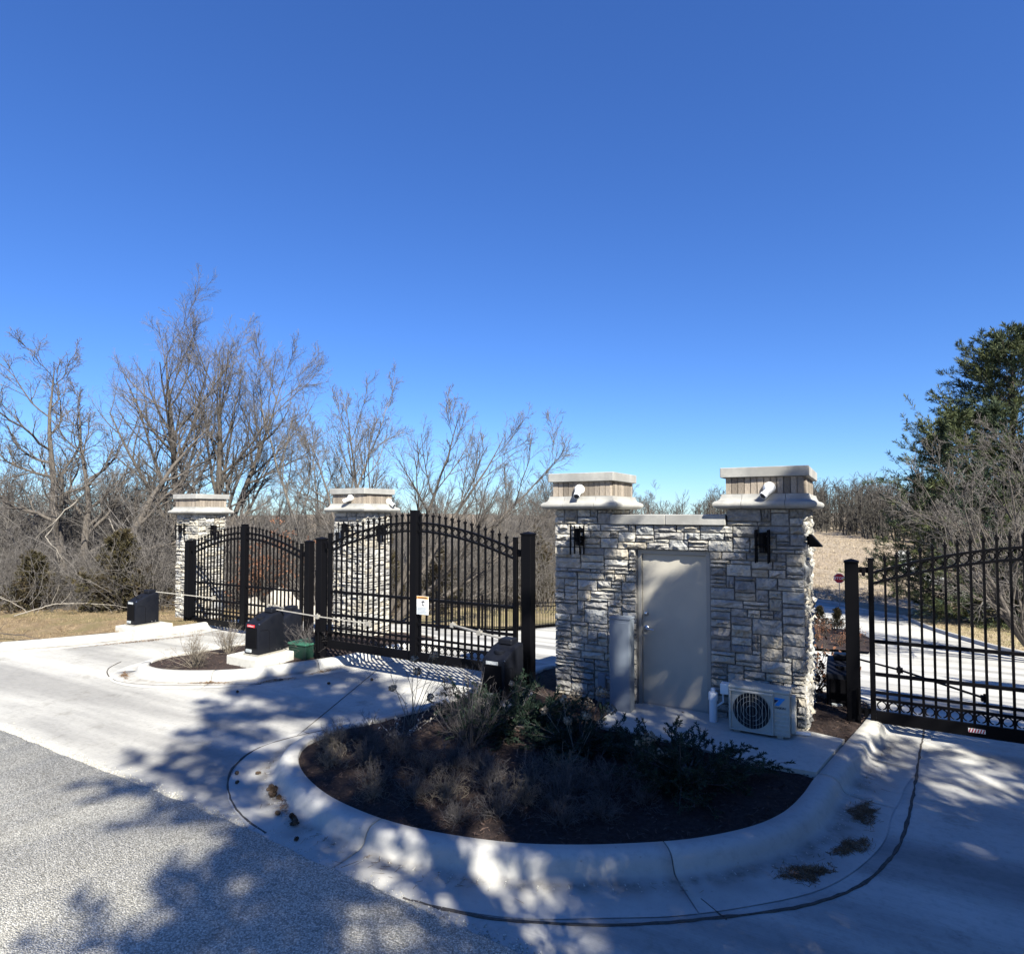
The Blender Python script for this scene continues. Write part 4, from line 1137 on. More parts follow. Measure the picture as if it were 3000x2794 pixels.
class Tubes:
    def __init__(s): s.V = []; s.Q = []; s.n = 0
    def add(s, P, Rr, k):
        B, n, _ = P.shape
        T = np.empty_like(P); T[:, 1:-1] = P[:, 2:] - P[:, :-2]; T[:, 0] = P[:, 1] - P[:, 0]; T[:, -1] = P[:, -1] - P[:, -2]; T = unit(T)
        ref = np.where(np.abs(T[:, :1, 2:3]) > .8, np.array([1., 0, 0]), np.array([0, 0, 1.]))
        A = unit(np.cross(T, ref)); Bn = np.cross(T, A)
        th = 2 * np.pi * np.arange(k) / k
        V = P[:, :, None] + Rr[:, :, None, None] * (np.cos(th)[None, None, :, None] * A[:, :, None] + np.sin(th)[None, None, :, None] * Bn[:, :, None])
        idx = s.n + np.arange(B * n * k).reshape(B, n, k)
        a = idx[:, :-1]; c = idx[:, 1:]
        q = np.stack([a, np.roll(a, -1, 2), np.roll(c, -1, 2), c], -1).reshape(-1, 4)
        s.V.append(V.reshape(-1, 3)); s.Q.append(q); s.n += B * n * k
    def mesh(s, name, m, smooth=True): return mesh_arrays(name, np.concatenate(s.V), [np.concatenate(s.Q)], m, smooth=smooth)

def bare_tree(seed, H, trunks, l1=11, l2=9, l3=7, l4=4, ang1=38, up1=.10, spread=.55, wob=.10, r=.17, bark='bark', twig='twig', first=.25, zig=0.0, fine=.0045, lean=None, tup=.05, lf=(.52, .50, .55), a2=34, tap=.62):
    """trunks: list of (dx, dy, tilt azimuth, tilt amount, relative height)"""
    rng = np.random.default_rng(seed)
    tk = Tubes(); tw = Tubes()
    S = np.array([(t[0], t[1], t[5] if len(t) > 5 else -.3) for t in trunks], float)
    D = np.array([(math.sin(t[3]) * math.cos(t[2]), math.sin(t[3]) * math.sin(t[2]), math.cos(t[3])) for t in trunks])
    L = np.array([H * t[4] * .86 for t in trunks]); r0 = np.array([r * ((.65 + .35 * t[4]) if len(t) < 7 else t[6]) for t in trunks])
    P0, R0 = grow(rng, S, D, L, r0, r0 * .07, 12, wob * .45, tup, zig)
    R0[:, 0] *= 1.35; R0[:, 1] *= 1.08
    tk.add(P0, R0, 8)
    s1 = sprout(rng, P0, R0, L, l1, first, 1.0, ang1, 8, spread, tap, .58)
    P1, R1 = grow(rng, *s1[:3], s1[3], s1[3] * .2 + fine, 8, wob, up1, zig)
    if lean is not None:
        P1 = P1 + (np.linspace(0, 1, 8)[None, :, None] ** 1.5) * np.array(lean) * s1[2][:, None, None]
    tk.add(P1, R1, 6)
    s2 = sprout(rng, P1, R1, s1[2], l2, .18, 1.0, a2, 10, lf[0], .5, .60)
    P2, R2 = grow(rng, *s2[:3], np.maximum(s2[3], fine * 1.5), np.full(len(s2[0]), fine), 6, wob * 1.2, up1 * .8, zig)
    tk.add(P2, R2, 4)
    s3 = sprout(rng, P2, R2, s2[2], l3, .15, 1.0, a2 + 2, 12, lf[1], .45, .62)
    P3, R3 = grow(rng, *s3[:3], np.maximum(s3[3], fine * 1.1), np.full(len(s3[0]), fine * .7), 4, wob * 1.4, up1 * .5, zig)
    tw.add(P3, R3, 3)
    if l4:
        s4 = sprout(rng, P3, R3, s3[2], l4, .2, 1.0, a2 + 4, 13, lf[2], .4, .7)
        P4, R4 = grow(rng, *s4[:3], np.maximum(s4[3] * .8, fine * .8), np.full(len(s4[0]), fine * .55), 2, wob * 1.4, 0.02, 0)
        tw.add(P4, R4, 3)
    return tk.mesh('trunk', M[bark]), tw.mesh('crown', M[twig])

def plant_tree(proto, name, label, cat, p, rz=0.0, s=1.0, group=None, parts=('trunk', 'crown'), sz=None):
    T = thing(name, label, cat, p, rz, group); T.scale = (s, s, s * (sz or 1.0))
    for me, pn in zip(proto, parts): link(pn, me, T)
    return T

def fan_tufts(rng, C, A, m, L, W, spread):
    """m thin triangles round each axis A at centre C"""
    N = len(C); C = np.repeat(C, m, 0); A = np.repeat(A, m, 0)
    d = unit(A + spread * rng.normal(size=(N * m, 3))); L = L * rng.uniform(.7, 1.2, (N * m, 1))
    s = unit(np.cross(d, rng.normal(size=(N * m, 3)))) * (W * rng.uniform(.7, 1.3, (N * m, 1)))
    V = np.stack([C - s * .6, C + d * L * .55 + s, C + d * L, C + d * L * .55 - s], 1).reshape(-1, 3)
    return V, np.arange(N * m * 4).reshape(-1, 4)

def pine(seed, H, R0_, base=.16, whorl=.48, tl=.17, dens=1.0, ex=.72):
    rng = np.random.default_rng(seed); tk = Tubes()
    P0, r0 = grow(rng, np.array([[0, 0, -.3]]), np.array([[0, 0, 1.]]), np.array([H + .2]), np.array([H * .022]), np.array([.02]), 14, .015, .05)
    tk.add(P0, r0, 8)
    S = []; D = []; L = []; rr = []
    z = H * base
    while z < H - .25:
        f = (z - H * base) / (H * (1 - base)); k = rng.integers(4, 7); a0 = rng.uniform(0, 6.28)
        prof = (1 - f) ** ex * (.75 + .25 * min(1, f / .18))
        for q in range(k):
            a = a0 + 6.283 * q / k + rng.normal() * .25; tilt = .02 + .75 * f ** 1.5 + rng.normal() * .12
            i = z / (H + .2) * 13; ii = min(int(i), 12); c = P0[0, ii] * (1 - (i - ii)) + P0[0, ii + 1] * (i - ii)
            S.append(c); D.append((math.cos(a), math.sin(a), tilt)); L.append(R0_ * prof * rng.uniform(.62, 1.18) + .25); rr.append(.012 + .03 * prof)
        z += whorl * rng.uniform(.75, 1.25)
    S = np.array(S); D = np.array(D); L = np.array(L); rr = np.array(rr)
    P1, R1 = grow(rng, S, D, L, rr, rr * .25, 7, .07, .055); tk.add(P1, R1, 5)
    s2 = sprout(rng, P1, R1, L, 9, .25, 1.0, 48, 10, .42, .55, .5, planar=.35)
    P2, R2 = grow(rng, *s2[:3], np.maximum(s2[3], .004), np.full(len(s2[0]), .003), 4, .10, .07); tk.add(P2, R2, 3)
    C = []; A = []
    for P, kk, t0 in ((P1, 5, .55), (P2, 4, .25)):
        B, n, _ = P.shape; k = max(1, int(kk * dens)); t = t0 + (1 - t0) * (np.arange(k)[None] + rng.random((B, k))) / k
        x = np.clip(t, 0, .999) * (n - 1); i = x.astype(int); f = (x - i)[..., None]; b = np.arange(B)[:, None]
        C.append((P[b, i] * (1 - f) + P[b, i + 1] * f).reshape(-1, 3)); A.append(unit(P[b, i + 1] - P[b, i]).reshape(-1, 3))
        C.append(P[:, -1]); A.append(unit(P[:, -1] - P[:, -2]))
    C = np.concatenate(C); A = np.concatenate(A); A[:, 2] += .35; A = unit(A)
    V, Q = fan_tufts(rng, C, A, 6, tl, .0155, .55)
    return tk.mesh('trunk', M['pinebark']), mesh_arrays('crown', V, [Q], M['needle'])

def cedar(seed, H, R0_, m='cedar', n=2600):
    rng = np.random.default_rng(seed); tk = Tubes()
    P0, r0 = grow(rng, np.array([[0, 0, -.2]]), np.array([[0, 0, 1.]]), np.array([H]), np.array([.06]), np.array([.008]), 8, .02, .05); tk.add(P0, r0, 6)
    k = 90; z = rng.uniform(.02, .95, k) ** 1.15 * H; a = rng.uniform(0, 6.28, k); f = z / H
    S = np.stack([np.zeros(k), np.zeros(k), z], 1); D = np.stack([np.cos(a), np.sin(a), .35 + f * .9], 1)
    L = R0_ * (1 - f) ** .75 * rng.uniform(.6, 1.25, k) + .12
    P1, R1 = grow(rng, S, D, L, np.full(k, .016), np.full(k, .004), 6, .10, .10); tk.add(P1, R1, 4)
    s2 = sprout(rng, P1, R1, L, 7, .2, 1, 40, 10, .45, .4); P2, R2 = grow(rng, *s2[:3], np.full(len(s2[0]), .005), np.full(len(s2[0]), .003), 4, .14, .10)
    tk.add(P2, R2, 3)
    B, nn, _ = P2.shape; kk = max(2, n // B + 1); t = rng.uniform(.1, 1, (B, kk)) * (nn - 1.001); i = t.astype(int); ff = (t - i)[..., None]; b = np.arange(B)[:, None]
    C = (P2[b, i] * (1 - ff) + P2[b, i + 1] * ff).reshape(-1, 3); A = unit(P2[b, i + 1] - P2[b, i]).reshape(-1, 3)
    V, Q = fan_tufts(rng, C, A, 6, .10, .012, .6)
    return tk.mesh('trunk', M['pinebark']), mesh_arrays('crown', V, [Q], M[m])

def shrub(seed, n0, H, spreadang, l2=5, l3=4, wob=.12, r=.006, up=.06, zig=0.0, k=3, curve=6):
    rng = np.random.default_rng(seed); tb = Tubes()
    a = rng.uniform(0, 6.28, n0); e = np.abs(rng.normal(size=n0)) * spreadang + .05
    S = np.stack([np.cos(a), np.sin(a), np.zeros(n0)], 1) * (rng.uniform(0, .06, (n0, 1)) * H * 1.5); S[:, 2] = -.03
    D = np.stack([np.sin(e) * np.cos(a), np.sin(e) * np.sin(a), np.cos(e)], 1); L = H * rng.uniform(.65, 1.15, n0)
    P, Rr = grow(rng, S, D, L, np.full(n0, r), np.full(n0, r * .45), curve, wob, up, zig); tb.add(P, Rr, k + 1)
    if l2:
        s = sprout(rng, P, Rr, L, l2, .2, 1, 36, 12, .42, .4, .7); P, Rr = grow(rng, *s[:3], np.maximum(s[3], r * .35), np.full(len(s[0]), r * .3), 4, wob * 1.3, up, zig); tb.add(P, Rr, k)
        if l3:
            s = sprout(rng, P, Rr, s[2], l3, .2, 1, 40, 14, .5, .4, .8); P, Rr = grow(rng, *s[:3], np.full(len(s[0]), r * .34), np.full(len(s[0]), r * .22), 3, wob * 1.5, up * .5, 0); tb.add(P, Rr, k)
    return tb, P

# ------------------------------------------------------------------ trees that can be told apart
def ground(u, v): return float(terr(u, v)) - .12
def at(u, v, dz=0.0): return (u, v, ground(u, v) + dz)
T_BIG = bare_tree(9, 13.2, [(-.30, 0, 2.9, .04, .80), (.30, 0, .1, .10, .76), (.40, 0, .2, .42, .66, 1.2, .55)],
                  l1=17, l2=11, l3=8, l4=4, ang1=38, up1=.075, spread=.56, wob=.07, r=.22, first=.26, fine=.0036, tup=.045, lf=(.50, .54, .6), a2=32, tap=.55)
plant_tree(T_BIG, 'tall_tree', 'tallest bare tree, rising behind the leftmost stone pillar with a wide upright crown', 'tree', at(-22.4, 14.8), R(57), 1.12)
T_VINE = bare_tree(12, 8.2, [(-.1, 0, 2.9, .24, .9), (.3, 0, .2, .42, .85), (0, .2, 1.5, .10, .75)], l1=12, l2=9, l3=7, l4=3, ang1=50, up1=.14, spread=.46, wob=.19, r=.14, first=.28, zig=.06, fine=.004, lf=(.58, .55, .6))
plant_tree(T_VINE, 'gnarled_tree', 'crooked vine tangled bare tree at the left above the cedar bush', 'tree', at(-20.8, 9.9), R(64), 1.28)
T_LEAN = bare_tree(37, 9.4, [(0, 0, -.3, .30, .95), (.3, .1, .2, .55, .98), (-.3, .1, 3.0, .25, .85), (.1, -.1, -.1, .80, 1.0), (.2, .1, .1, 1.02, .9), (-.2, 0, .5, .10, .95)],
                   l1=11, l2=9, l3=7, l4=3, ang1=34, up1=.09, spread=.44, wob=.11, r=.11, first=.22, zig=.05, fine=.004, lean=(.06, .02, .0), lf=(.55, .56, .6), a2=30, tup=.03)
plant_tree(T_LEAN, 'leaning_tree', 'bare tree behind the middle pillar with long branches sweeping to the right', 'tree', at(-15.1, 17.0), R(40), 1.10)
T_WAVY = bare_tree(41, 10.6, [(0, 0, 2.5, .06, 1.0), (.5, .1, .3, .10, .92), (-.2, .3, 1.9, .12, .8)], l1=11, l2=9, l3=7, l4=3, ang1=32, up1=.16, spread=.36, wob=.17, r=.09, bark='palebark', first=.32, zig=.07, fine=.004, lf=(.58, .56, .6))
plant_tree(T_WAVY, 'wavy_tree', 'slender pale bare tree with wavy trunks between the two free standing pillars', 'tree', at(-19.2, 17.8), R(50), 1.14)
T_RIGHT = bare_tree(52, 7.6, [(0, 0, 2.4, .38, .95), (.1, .1, 2.9, .62, .95), (0, .2, 1.6, .25, 1.0), (-.1, 0, 3.6, .55, .9)], l1=11, l2=9, l3=6, l4=3, ang1=36, up1=.06, spread=.56, wob=.10, r=.10, bark='bark', first=.10, fine=.0045)
plant_tree(T_RIGHT, 'spreading_tree', 'low wide spreading bare tree in front of the pines, right of the single gate leaf', 'tree', at(5.3, 26.0), R(8), 1.18)

PINE_E = pine(17, 15.6, 7.2, base=.06, dens=2.2, tl=.29, whorl=.38, ex=.55); PINE_G = pine(27, 11.2, 5.6, base=.04, dens=2.1, tl=.28, whorl=.36, ex=.5); PINE_A = pine(7, 14.0, 4.4, base=.12, dens=2.0, tl=.23, whorl=.52); PINE_B = pine(8, 12.5, 4.4, base=.13, dens=2.0, tl=.22, whorl=.42); PINE_C = pine(9, 12.5, 3.4, base=.18, dens=.8, whorl=1.05, tl=.20); PINE_D = pine(10, 12.5, 4.2, base=.15, dens=1.35)
plant_tree(PINE_E, 'pine_tree', 'tallest green pine tree at the right edge above the gate', 'pine tree', at(7.5, 42.6), 0.3, 1.0)
plant_tree(PINE_G, 'pine_tree', 'dark pine tree with low branches reaching left towards the dry field', 'pine tree', at(5.3, 40.0), 1.0, 1.0)
plant_tree(PINE_B, 'pine_tree', 'pine tree between the other two pines, standing farther back on the lawn', 'pine tree', at(9.0, 39.0), 2.2, 1.0)
# pines beside the camera: they cast the dappled shade over the island
SHADE = [(5.0, -1.2, 0.0, 1.03, 0), (6.4, -4.0, .7, .96, 2), (7.6, 1.9, 1.1, 1.0, 3), (4.6, 2.6, 2.0, .88, 2), (7.6, -1.0, 2.9, .95, 1), (10.2, -.6, 4.0, 1.0, 1), (10.6, 5.2, 2.6, .95, 3), (13.6, 2.0, .6, 1.0, 0), (16.0, 9.5, 3.3, 1.0, 0), (15.5, 5.6, 5.0, 1.0, 1)]
for i, (u, v, a, s, q) in enumerate(SHADE):
    plant_tree((PINE_A, PINE_B, PINE_C, PINE_D)[q], 'pine_tree', 'pine tree outside the view beside the drive, casting dappled shade on the island', 'pine tree', (u, v, -.15), a, s, 'pines beside the drive')

# ---- cedars
CED = [cedar(1, 2.2, .95), cedar(2, 4.0, 1.35, n=3600)]
for lab, u, v, s, q in [('brown green cedar bush beside the vine tangled tree at far left', -17.5, 9.4, 1.05, 0), ('small dull green cedar bush deep in the brush, left of the larger cedar', -19.9, 8.3, .8, 0),
                        ('brownish green cedar tree behind the right half of the middle pillar', -20.2, 23.2, 1.0, 1), ('green brown cedar tree behind the gate leaf with the warning sign', -16.8, 22.9, .88, 1),
                        ('dark cedar tree just left of the gatehouse, behind the pale fence line', -15.6, 30.4, 1.15, 1)]:
    plant_tree(CED[q], 'cedar_tree', lab, 'cedar', at(u, v), u, s)
# ---- rust leaved shrub
def leafy(seed, H, n0, m, nleaf):
    tb, P = shrub(seed, n0, H, .35, 5, 4, r=.010)
    rng = np.random.default_rng(seed); tips = P[:, -1]; C = tips[rng.integers(0, len(tips), nleaf)] + rng.normal(size=(nleaf, 3)) * .04
    V, Q = fan_tufts(rng, C, unit(rng.normal(size=(nleaf, 3))), 1, .07, .022, .3)
    return tb.mesh('stem', M['bark']), mesh_arrays('leaves', V, [Q], M[m])
RUST = leafy(5, 2.4, 14, 'rust', 2200)
plant_tree(RUST, 'rust_shrub', 'shrub with rust brown leaves behind the far gate, right of the leftmost pillar', 'shrub', at(-16.6, 12.9), 0, 1.0, parts=('stem', 'leaves'))

# ---- the wood: many individual bare trees and saplings from a few kinds
KIND = [bare_tree(100 + i, 8.0, [(0, 0, i, .06, 1.0)] + ([(.2, .1, i + 2, .14, .85)] if i % 2 else []), l1=12, l2=9, l3=6, l4=3, ang1=36 + 3 * i, up1=.12, spread=.42, wob=.12 + .01 * i, r=.085, first=.18, bark='palebark' if i == 2 else 'bark', fine=.005, lf=(.58, .55, .55)) for i in range(4)]
def sapling(seed):
    tb, P = shrub(seed, 9, 3.2, .38, 7, 5, wob=.14, r=.013, up=.05)
    return tb
SAP = [sapling(200 + i).mesh('stem', M['twig']) for i in range(3)]
rw = random.Random(77)
def dirpt(px, d):
    a = (px - 1500) / 1800
    return (d * (-.4924 + .8704 * a), d * (.8704 + .4924 * a))
def wood(n, fa, fb, d0, d1, s0, s1, label, group, avoid=None):
    k = 0
    while k < n:
        a = rw.uniform(fa, fb); d = d0 + (d1 - d0) * rw.random() ** .8
        u, v = dirpt(a, d)
        if avoid and avoid(u, v): continue
        plant_tree(KIND[rw.randrange(4)], 'bare_tree', label, 'tree', at(u, v), rw.uniform(0, 6.28), rw.uniform(s0, s1), group); k += 1
lawnish = lambda u, v: (u > -15.5 and v < 33) or (v > 44 and u > -12)
wood(44, -80, 480, 22, 46, .55, .88, 'slender bare grey tree in the wood at far left, beyond the verge', 'bare trees of the left wood')
wood(42, 480, 1010, 27, 58, .60, .95, 'slender bare grey tree in the wood behind the far gate', 'bare trees behind the far gate', lawnish)
wood(70, 1000, 1700, 36, 66, .85, 1.25, 'slender bare grey tree in the wood behind the gate beside the gatehouse', 'bare trees behind the nearer gate', lawnish)
for px, d, s in ((1790, 56, 1.25), (1850, 58, 1.2), (1880, 64, 1.2)):
    u, v = dirpt(px, d); plant_tree(KIND[rw.randrange(4)], 'bare_tree', 'bare tree showing above the wall between the two gatehouse pillars', 'tree', at(u, v), rw.uniform(0, 6), s, 'bare trees above the gatehouse wall')
def brush(n, fa, fb, d0, d1, s0, s1, label, group, avoid=None):
    k = 0
    while k < n:
        u, v = dirpt(rw.uniform(fa, fb), rw.uniform(d0, d1))
        if avoid and avoid(u, v): continue
        T = thing('bare_sapling', label, 'sapling', at(u, v), rw.uniform(0, 6.28), group); s = rw.uniform(s0, s1); T.scale = (s, s, s)
        link('stem', SAP[rw.randrange(3)], T); k += 1
brush(26, -80, 480, 16.6, 20, .35, .75, 'short leafless sapling at the front of the brush, next to the verge', 'short saplings by the verge', lambda u, v: u > -16.4 and v < 11)
brush(64, -80, 500, 20, 30, .7, 1.6, 'grey leafless sapling in the tangled brush beyond the verge at left', 'saplings in the left brush', lambda u, v: u > -16.0 and v < 11)
brush(60, 480, 1010, 19.5, 34, .7, 1.4, 'grey leafless sapling in the brush behind the far gate', 'saplings behind the far gate', lambda u, v: u > -15.8)
brush(80, 1010, 1640, 30, 46, .9, 1.7, 'grey leafless sapling at the edge of the wood beyond the fence', 'saplings beyond the fence', lambda u, v: u > -13.2 and v < 36)

# masses that nobody could count: undergrowth, hilltop wood, grass
def twig_mass(name, pts, seed, lr, r, m, up=.0, k=3):
    rng = np.random.default_rng(seed); n = len(pts); a = rng.uniform(0, 6.28, n); e = rng.uniform(.1, 1.45, n)
    D = np.stack([np.sin(e) * np.cos(a), np.sin(e) * np.sin(a), np.cos(e)], 1); L = rng.uniform(*lr, n); tb = Tubes()
    P, Rr = grow(rng, pts, D, L, np.full(n, r), np.full(n, r * .5), 4, .22, -.02); tb.add(P, Rr, 3)
    s = sprout(rng, P, Rr, L, k, .15, 1, 42, 15, .5, .3, .75); P, Rr = grow(rng, *s[:3], np.full(len(s[0]), r * .6), np.full(len(s[0]), r * .4), 3, .22, 0); tb.add(P, Rr, 3)
    o = link(name, tb.mesh(name, m)); o['kind'] = 'stuff'; return o
def scatter(n, seed, fa, fb, d0, d1, hmax, avoid=None):
    rng = np.random.default_rng(seed); a = rng.uniform(fa, fb, n * 3); d = d0 + (d1 - d0) * rng.random(n * 3)
    u, v = dirpt(a, d)
    if avoid is not None: ok = ~avoid(u, v); u = u[ok]; v = v[ok]
    u = u[:n]; v = v[:n]
    return np.stack([u, v, terr(u, v) - .1 + rng.random(len(u)) ** 1.6 * hmax], 1)
twig_mass('undergrowth', scatter(2600, 1, -120, 500, 16.2, 30, 1.5, lambda u, v: (u > -16.2) & (v < 11)), 1, (.5, 1.5), .008, M['twig'])
twig_mass('undergrowth', scatter(2100, 2, 480, 1660, 24, 58, 3.0, lambda u, v: ((u > -15.2) & (v < 33)) | ((v > 42) & (u > -12))), 2, (.7, 2.2), .012, M['twig'])
twig_mass('undergrowth', scatter(1600, 3, 480, 1000, 18.5, 26, 1.2, lambda u, v: u > -16.4), 3, (.5, 1.3), .008, M['twig'])

def far_wood(name, n, ulo, uhi, vlo, vhi, hlo, hhi, seed, cond=None):
    rng = np.random.default_rng(seed); u = rng.uniform(ulo, uhi, n * 2); v = rng.uniform(vlo, vhi, n * 2)
    if cond is not None: ok = cond(u, v); u = u[ok]; v = v[ok]
    u = u[:n]; v = v[:n]; n = len(u); z = terr(u, v) - .2; H = rng.uniform(hlo, hhi, n); tb = Tubes()
    P, Rr = grow(rng, np.stack([u, v, z], 1), np.tile([0, 0, 1.], (n, 1)) + rng.normal(size=(n, 3)) * .05, H * .8, np.full(n, .13), np.full(n, .03), 5, .06, .02); tb.add(P, Rr, 4)
    s = sprout(rng, P, Rr, H * .8, 12, .15, 1, 40, 10, .45, .5, .5); P, Rr = grow(rng, *s[:3], np.maximum(s[3], .025), np.full(len(s[0]), .018), 4, .12, .10); tb.add(P, Rr, 3)
    s = sprout(rng, P, Rr, s[2], 6, .15, 1, 38, 12, .55, .4, .6); P, Rr = grow(rng, *s[:3], np.full(len(s[0]), .026), np.full(len(s[0]), .016), 2, .15, .06); tb.add(P, Rr, 3)
    o = link(name, tb.mesh(name, M['twigd'])); o['kind'] = 'stuff'
far_wood('hilltop_woods', 520, -36, 40, 88, 150, 5.5, 9.5, 4, lambda u, v: (v > 104 - 1.6 * (u + 6)) & (v > 84))
far_wood('hilltop_thicket', 650, -36, 40, 82, 112, 2.2, 4.6, 14, lambda u, v: (v > 102 - 1.6 * (u + 6)) & (v > 82) & (v < 114 - 1.6 * (u + 6)))
far_wood('ridge_woods', 260, -130, -18, 84, 140, 5.5, 9.0, 6)
far_wood('valley_woods', 210, -170, -60, 0, 90, 9, 15, 8, lambda u, v: (np.hypot(u, v) > 75) & (np.hypot(u, v) < 150))

def blades(name, u, v, seed, hr, w, m, per=3, tilt=.35, zf=None):
    rng = np.random.default_rng(seed); z = (zf or terr)(u, v); C = np.stack([u, v, z], 1)
    n = len(C); C = np.repeat(C, per, 0) + np.concatenate([rng.normal(size=(n * per, 2)) * .05, np.zeros((n * per, 1))], 1)
    d = unit(np.tile([0, 0, 1.], (n * per, 1)) + rng.normal(size=(n * per, 3)) * tilt); L = rng.uniform(*hr, (n * per, 1)); s = unit(np.cross(d, rng.normal(size=(n * per, 3)))) * w
    V = np.stack([C - s, C + s, C + d * L], 1).reshape(-1, 3)
    o = link(name, mesh_arrays(name, V, [np.arange(n * per * 3).reshape(-1, 3)], m)); o['kind'] = 'stuff'; return o
rng = np.random.default_rng(9)
u = rng.uniform(-40, 8, 60000); v = rng.uniform(46, 108, 60000); dd = np.hypot(u, v)
ok = (u < np.interp(v, [46, 50, 56, 66, 110], [-2.6, 5.2, 4.4, 2.6, 2.6])) & (v > np.interp(u, [-40, -2.6, 1, 6], [48, 47.6, 46, 51])) & (u > -.28 * v - 6) & (rng.random(60000) < np.clip(60 / dd, 0, 1) ** 1.5)
blades('meadow_grass', u[ok][:24000], v[ok][:24000], 1, (.10, .30), .020, M['blade'], per=3, zf=lambda a, b: gz(a, b) + .05)
q = rng.uniform((-26, 2), (-13.6, 13), (30000, 2)); q = q[pip(q, verge_poly)][:15000]
blades('verge_grass', q[:, 0], q[:, 1], 2, (.02, .075), .005, M['vblade'], per=3, tilt=.7, zf=vz)
q = rng.uniform((2, 20), (14, 49), (30000, 2)); lawnp = [(2.3, 41.2), (3.0, 35.6), (4.3, 30.2), (5.2, 28.2), (7.4, 24.4), (12.2, 19.4), (14, 49), (6.3, 47.3), (3.2, 44.4)]; q = q[pip(q, lawnp)][:14000]
blades('lawn_grass', q[:, 0], q[:, 1], 3, (.04, .12), .009, M['blade'], per=2, tilt=.7, zf=lambda a, b: gz(a, b) + .06)

# ------------------------------------------------------------------ planting on the islands
def mzv(u, v): return float(mz1(np.array([u]), np.array([v]))[0])
def juniper(seed, n0, Rr_, Hh, label, u, v, rz=0.0, z=None, sx=1.0, sz=1.0):
    rng = np.random.default_rng(seed); tk = Tubes(); a = rng.uniform(0, 6.28, n0); e = rng.uniform(.95, 1.52, n0)
    D = np.stack([np.sin(e) * np.cos(a), np.sin(e) * np.sin(a), np.cos(e)], 1); S = rng.normal(size=(n0, 3)) * .05; S[:, 2] = 0
    L = Rr_ * rng.uniform(.65, 1.15, n0) * (.55 + .45 * np.sin(e)) + Hh * .25
    P, q = grow(rng, S, D, L, np.full(n0, .010), np.full(n0, .003), 8, .08, .008); tk.add(P, q, 4)
    s = sprout(rng, P, q, L, 11, .25, 1, 36, 9, .34, .45, .6); P2, q2 = grow(rng, *s[:3], np.full(len(s[0]), .004), np.full(len(s[0]), .002), 5, .10, .03); tk.add(P2, q2, 3)
    B, n, _ = P2.shape; kk = 9; t = (.08 + .92 * (np.arange(kk)[None] + rng.random((B, kk))) / kk) * (n - 1.001); i = t.astype(int); f = (t - i)[..., None]; b = np.arange(B)[:, None]
    C = (P2[b, i] * (1 - f) + P2[b, i + 1] * f).reshape(-1, 3); A = unit(P2[b, i + 1] - P2[b, i]).reshape(-1, 3)
    V, Q = fan_tufts(rng, C, A, 5, .050, .0055, .50)
    T = thing('juniper', label, 'juniper', (u, v, (mzv(u, v) if z is None else z) - .01), rz, 'dark green junipers'); T.scale = (sx, sx, sz)
    link('stem', tk.mesh('stem', M['drystem']), T); link('foliage', mesh_arrays('foliage', V, [Q], M['juniper']), T)
juniper(1, 52, .80, .40, 'dark green spreading juniper in front of the operator, left of the gatehouse', -3.72, 6.62, sz=.85)
juniper(2, 46, .70, .32, 'dark green juniper at the foot of the tall grey cabinet', -2.66, 6.35, sx=.9, sz=.62)
juniper(3, 56, .80, .35, 'largest dark green juniper, spreading in front of the air conditioner', -1.52, 6.12, sx=.86, sz=.72)

def dry_plant(seed, label, u, v, n0, H, sp, m='drystem', name='dry_shrub', cat='dry shrub', group=None, zf=None, l2=5, l3=4, r=.0035, wob=.16, zig=.05, s=1.0):
    tb, P = shrub(seed, n0, H, sp, l2, l3, wob, r, .03, zig)
    T = thing(name, label, cat, (u, v, (zf or mzv)(u, v)), seed * 1.3, group)
    link('stems', tb.mesh('stems', M[m]), T); return T
GC = 'low grey dead perennials along the island edge'
clumps = [(-5.06, 4.95, .34), (-4.95, 5.35, .36), (-4.42, 4.85, .36), (-4.05, 4.55, .32), (-3.80, 4.95, .34), (-3.30, 4.62, .34), (-3.02, 4.98, .40), (-2.72, 4.60, .36), (-2.36, 5.02, .42), (-2.05, 5.42, .40), (-2.50, 5.45, .40), (-3.35, 5.25, .32), (-4.45, 5.35, .30), (-3.0, 4.36, .26), (-2.2, 4.75, .3), (-4.75, 4.65, .30), (-5.2, 5.15, .3), (-4.2, 5.1, .34), (-3.55, 4.5, .3), (-2.75, 5.25, .38), (-2.65, 4.9, .36), (-1.95, 5.0, .3), (-3.6, 5.2, .36), (-2.3, 5.3, .36), (-1.7, 5.4, .28), (-3.9, 4.32, .22), (-4.6, 5.1, .34)]
PER = []
for i, (u, v, h) in enumerate(clumps):
    if i >= 5:
        src = PER[i % 5]; T = src.copy(); COL.objects.link(T); T.location = (u, v, mzv(u, v)); T.rotation_euler = (0, 0, i * 1.7); q = h / clumps[i % 5][2]; T.scale = (q, q, q)
        for c in src.children:
            d = c.copy(); COL.objects.link(d); d.parent = T
        continue
    PER.append(dry_plant(300 + i, 'low grey tangle of dead stems in the mulch near the front kerb', u, v, 40, h * .85, .95, 'drystem' if i % 5 else 'drystem2', 'dead_perennial', 'dead perennial', GC, l2=6, l3=4, r=.0034, wob=.30))
dry_plant(20, 'upright fan shaped bare grey shrub in the middle of the large island', -3.78, 5.75, 46, .78, .55, 'drystem', l2=4, l3=3, r=.0045, wob=.08, zig=.02)
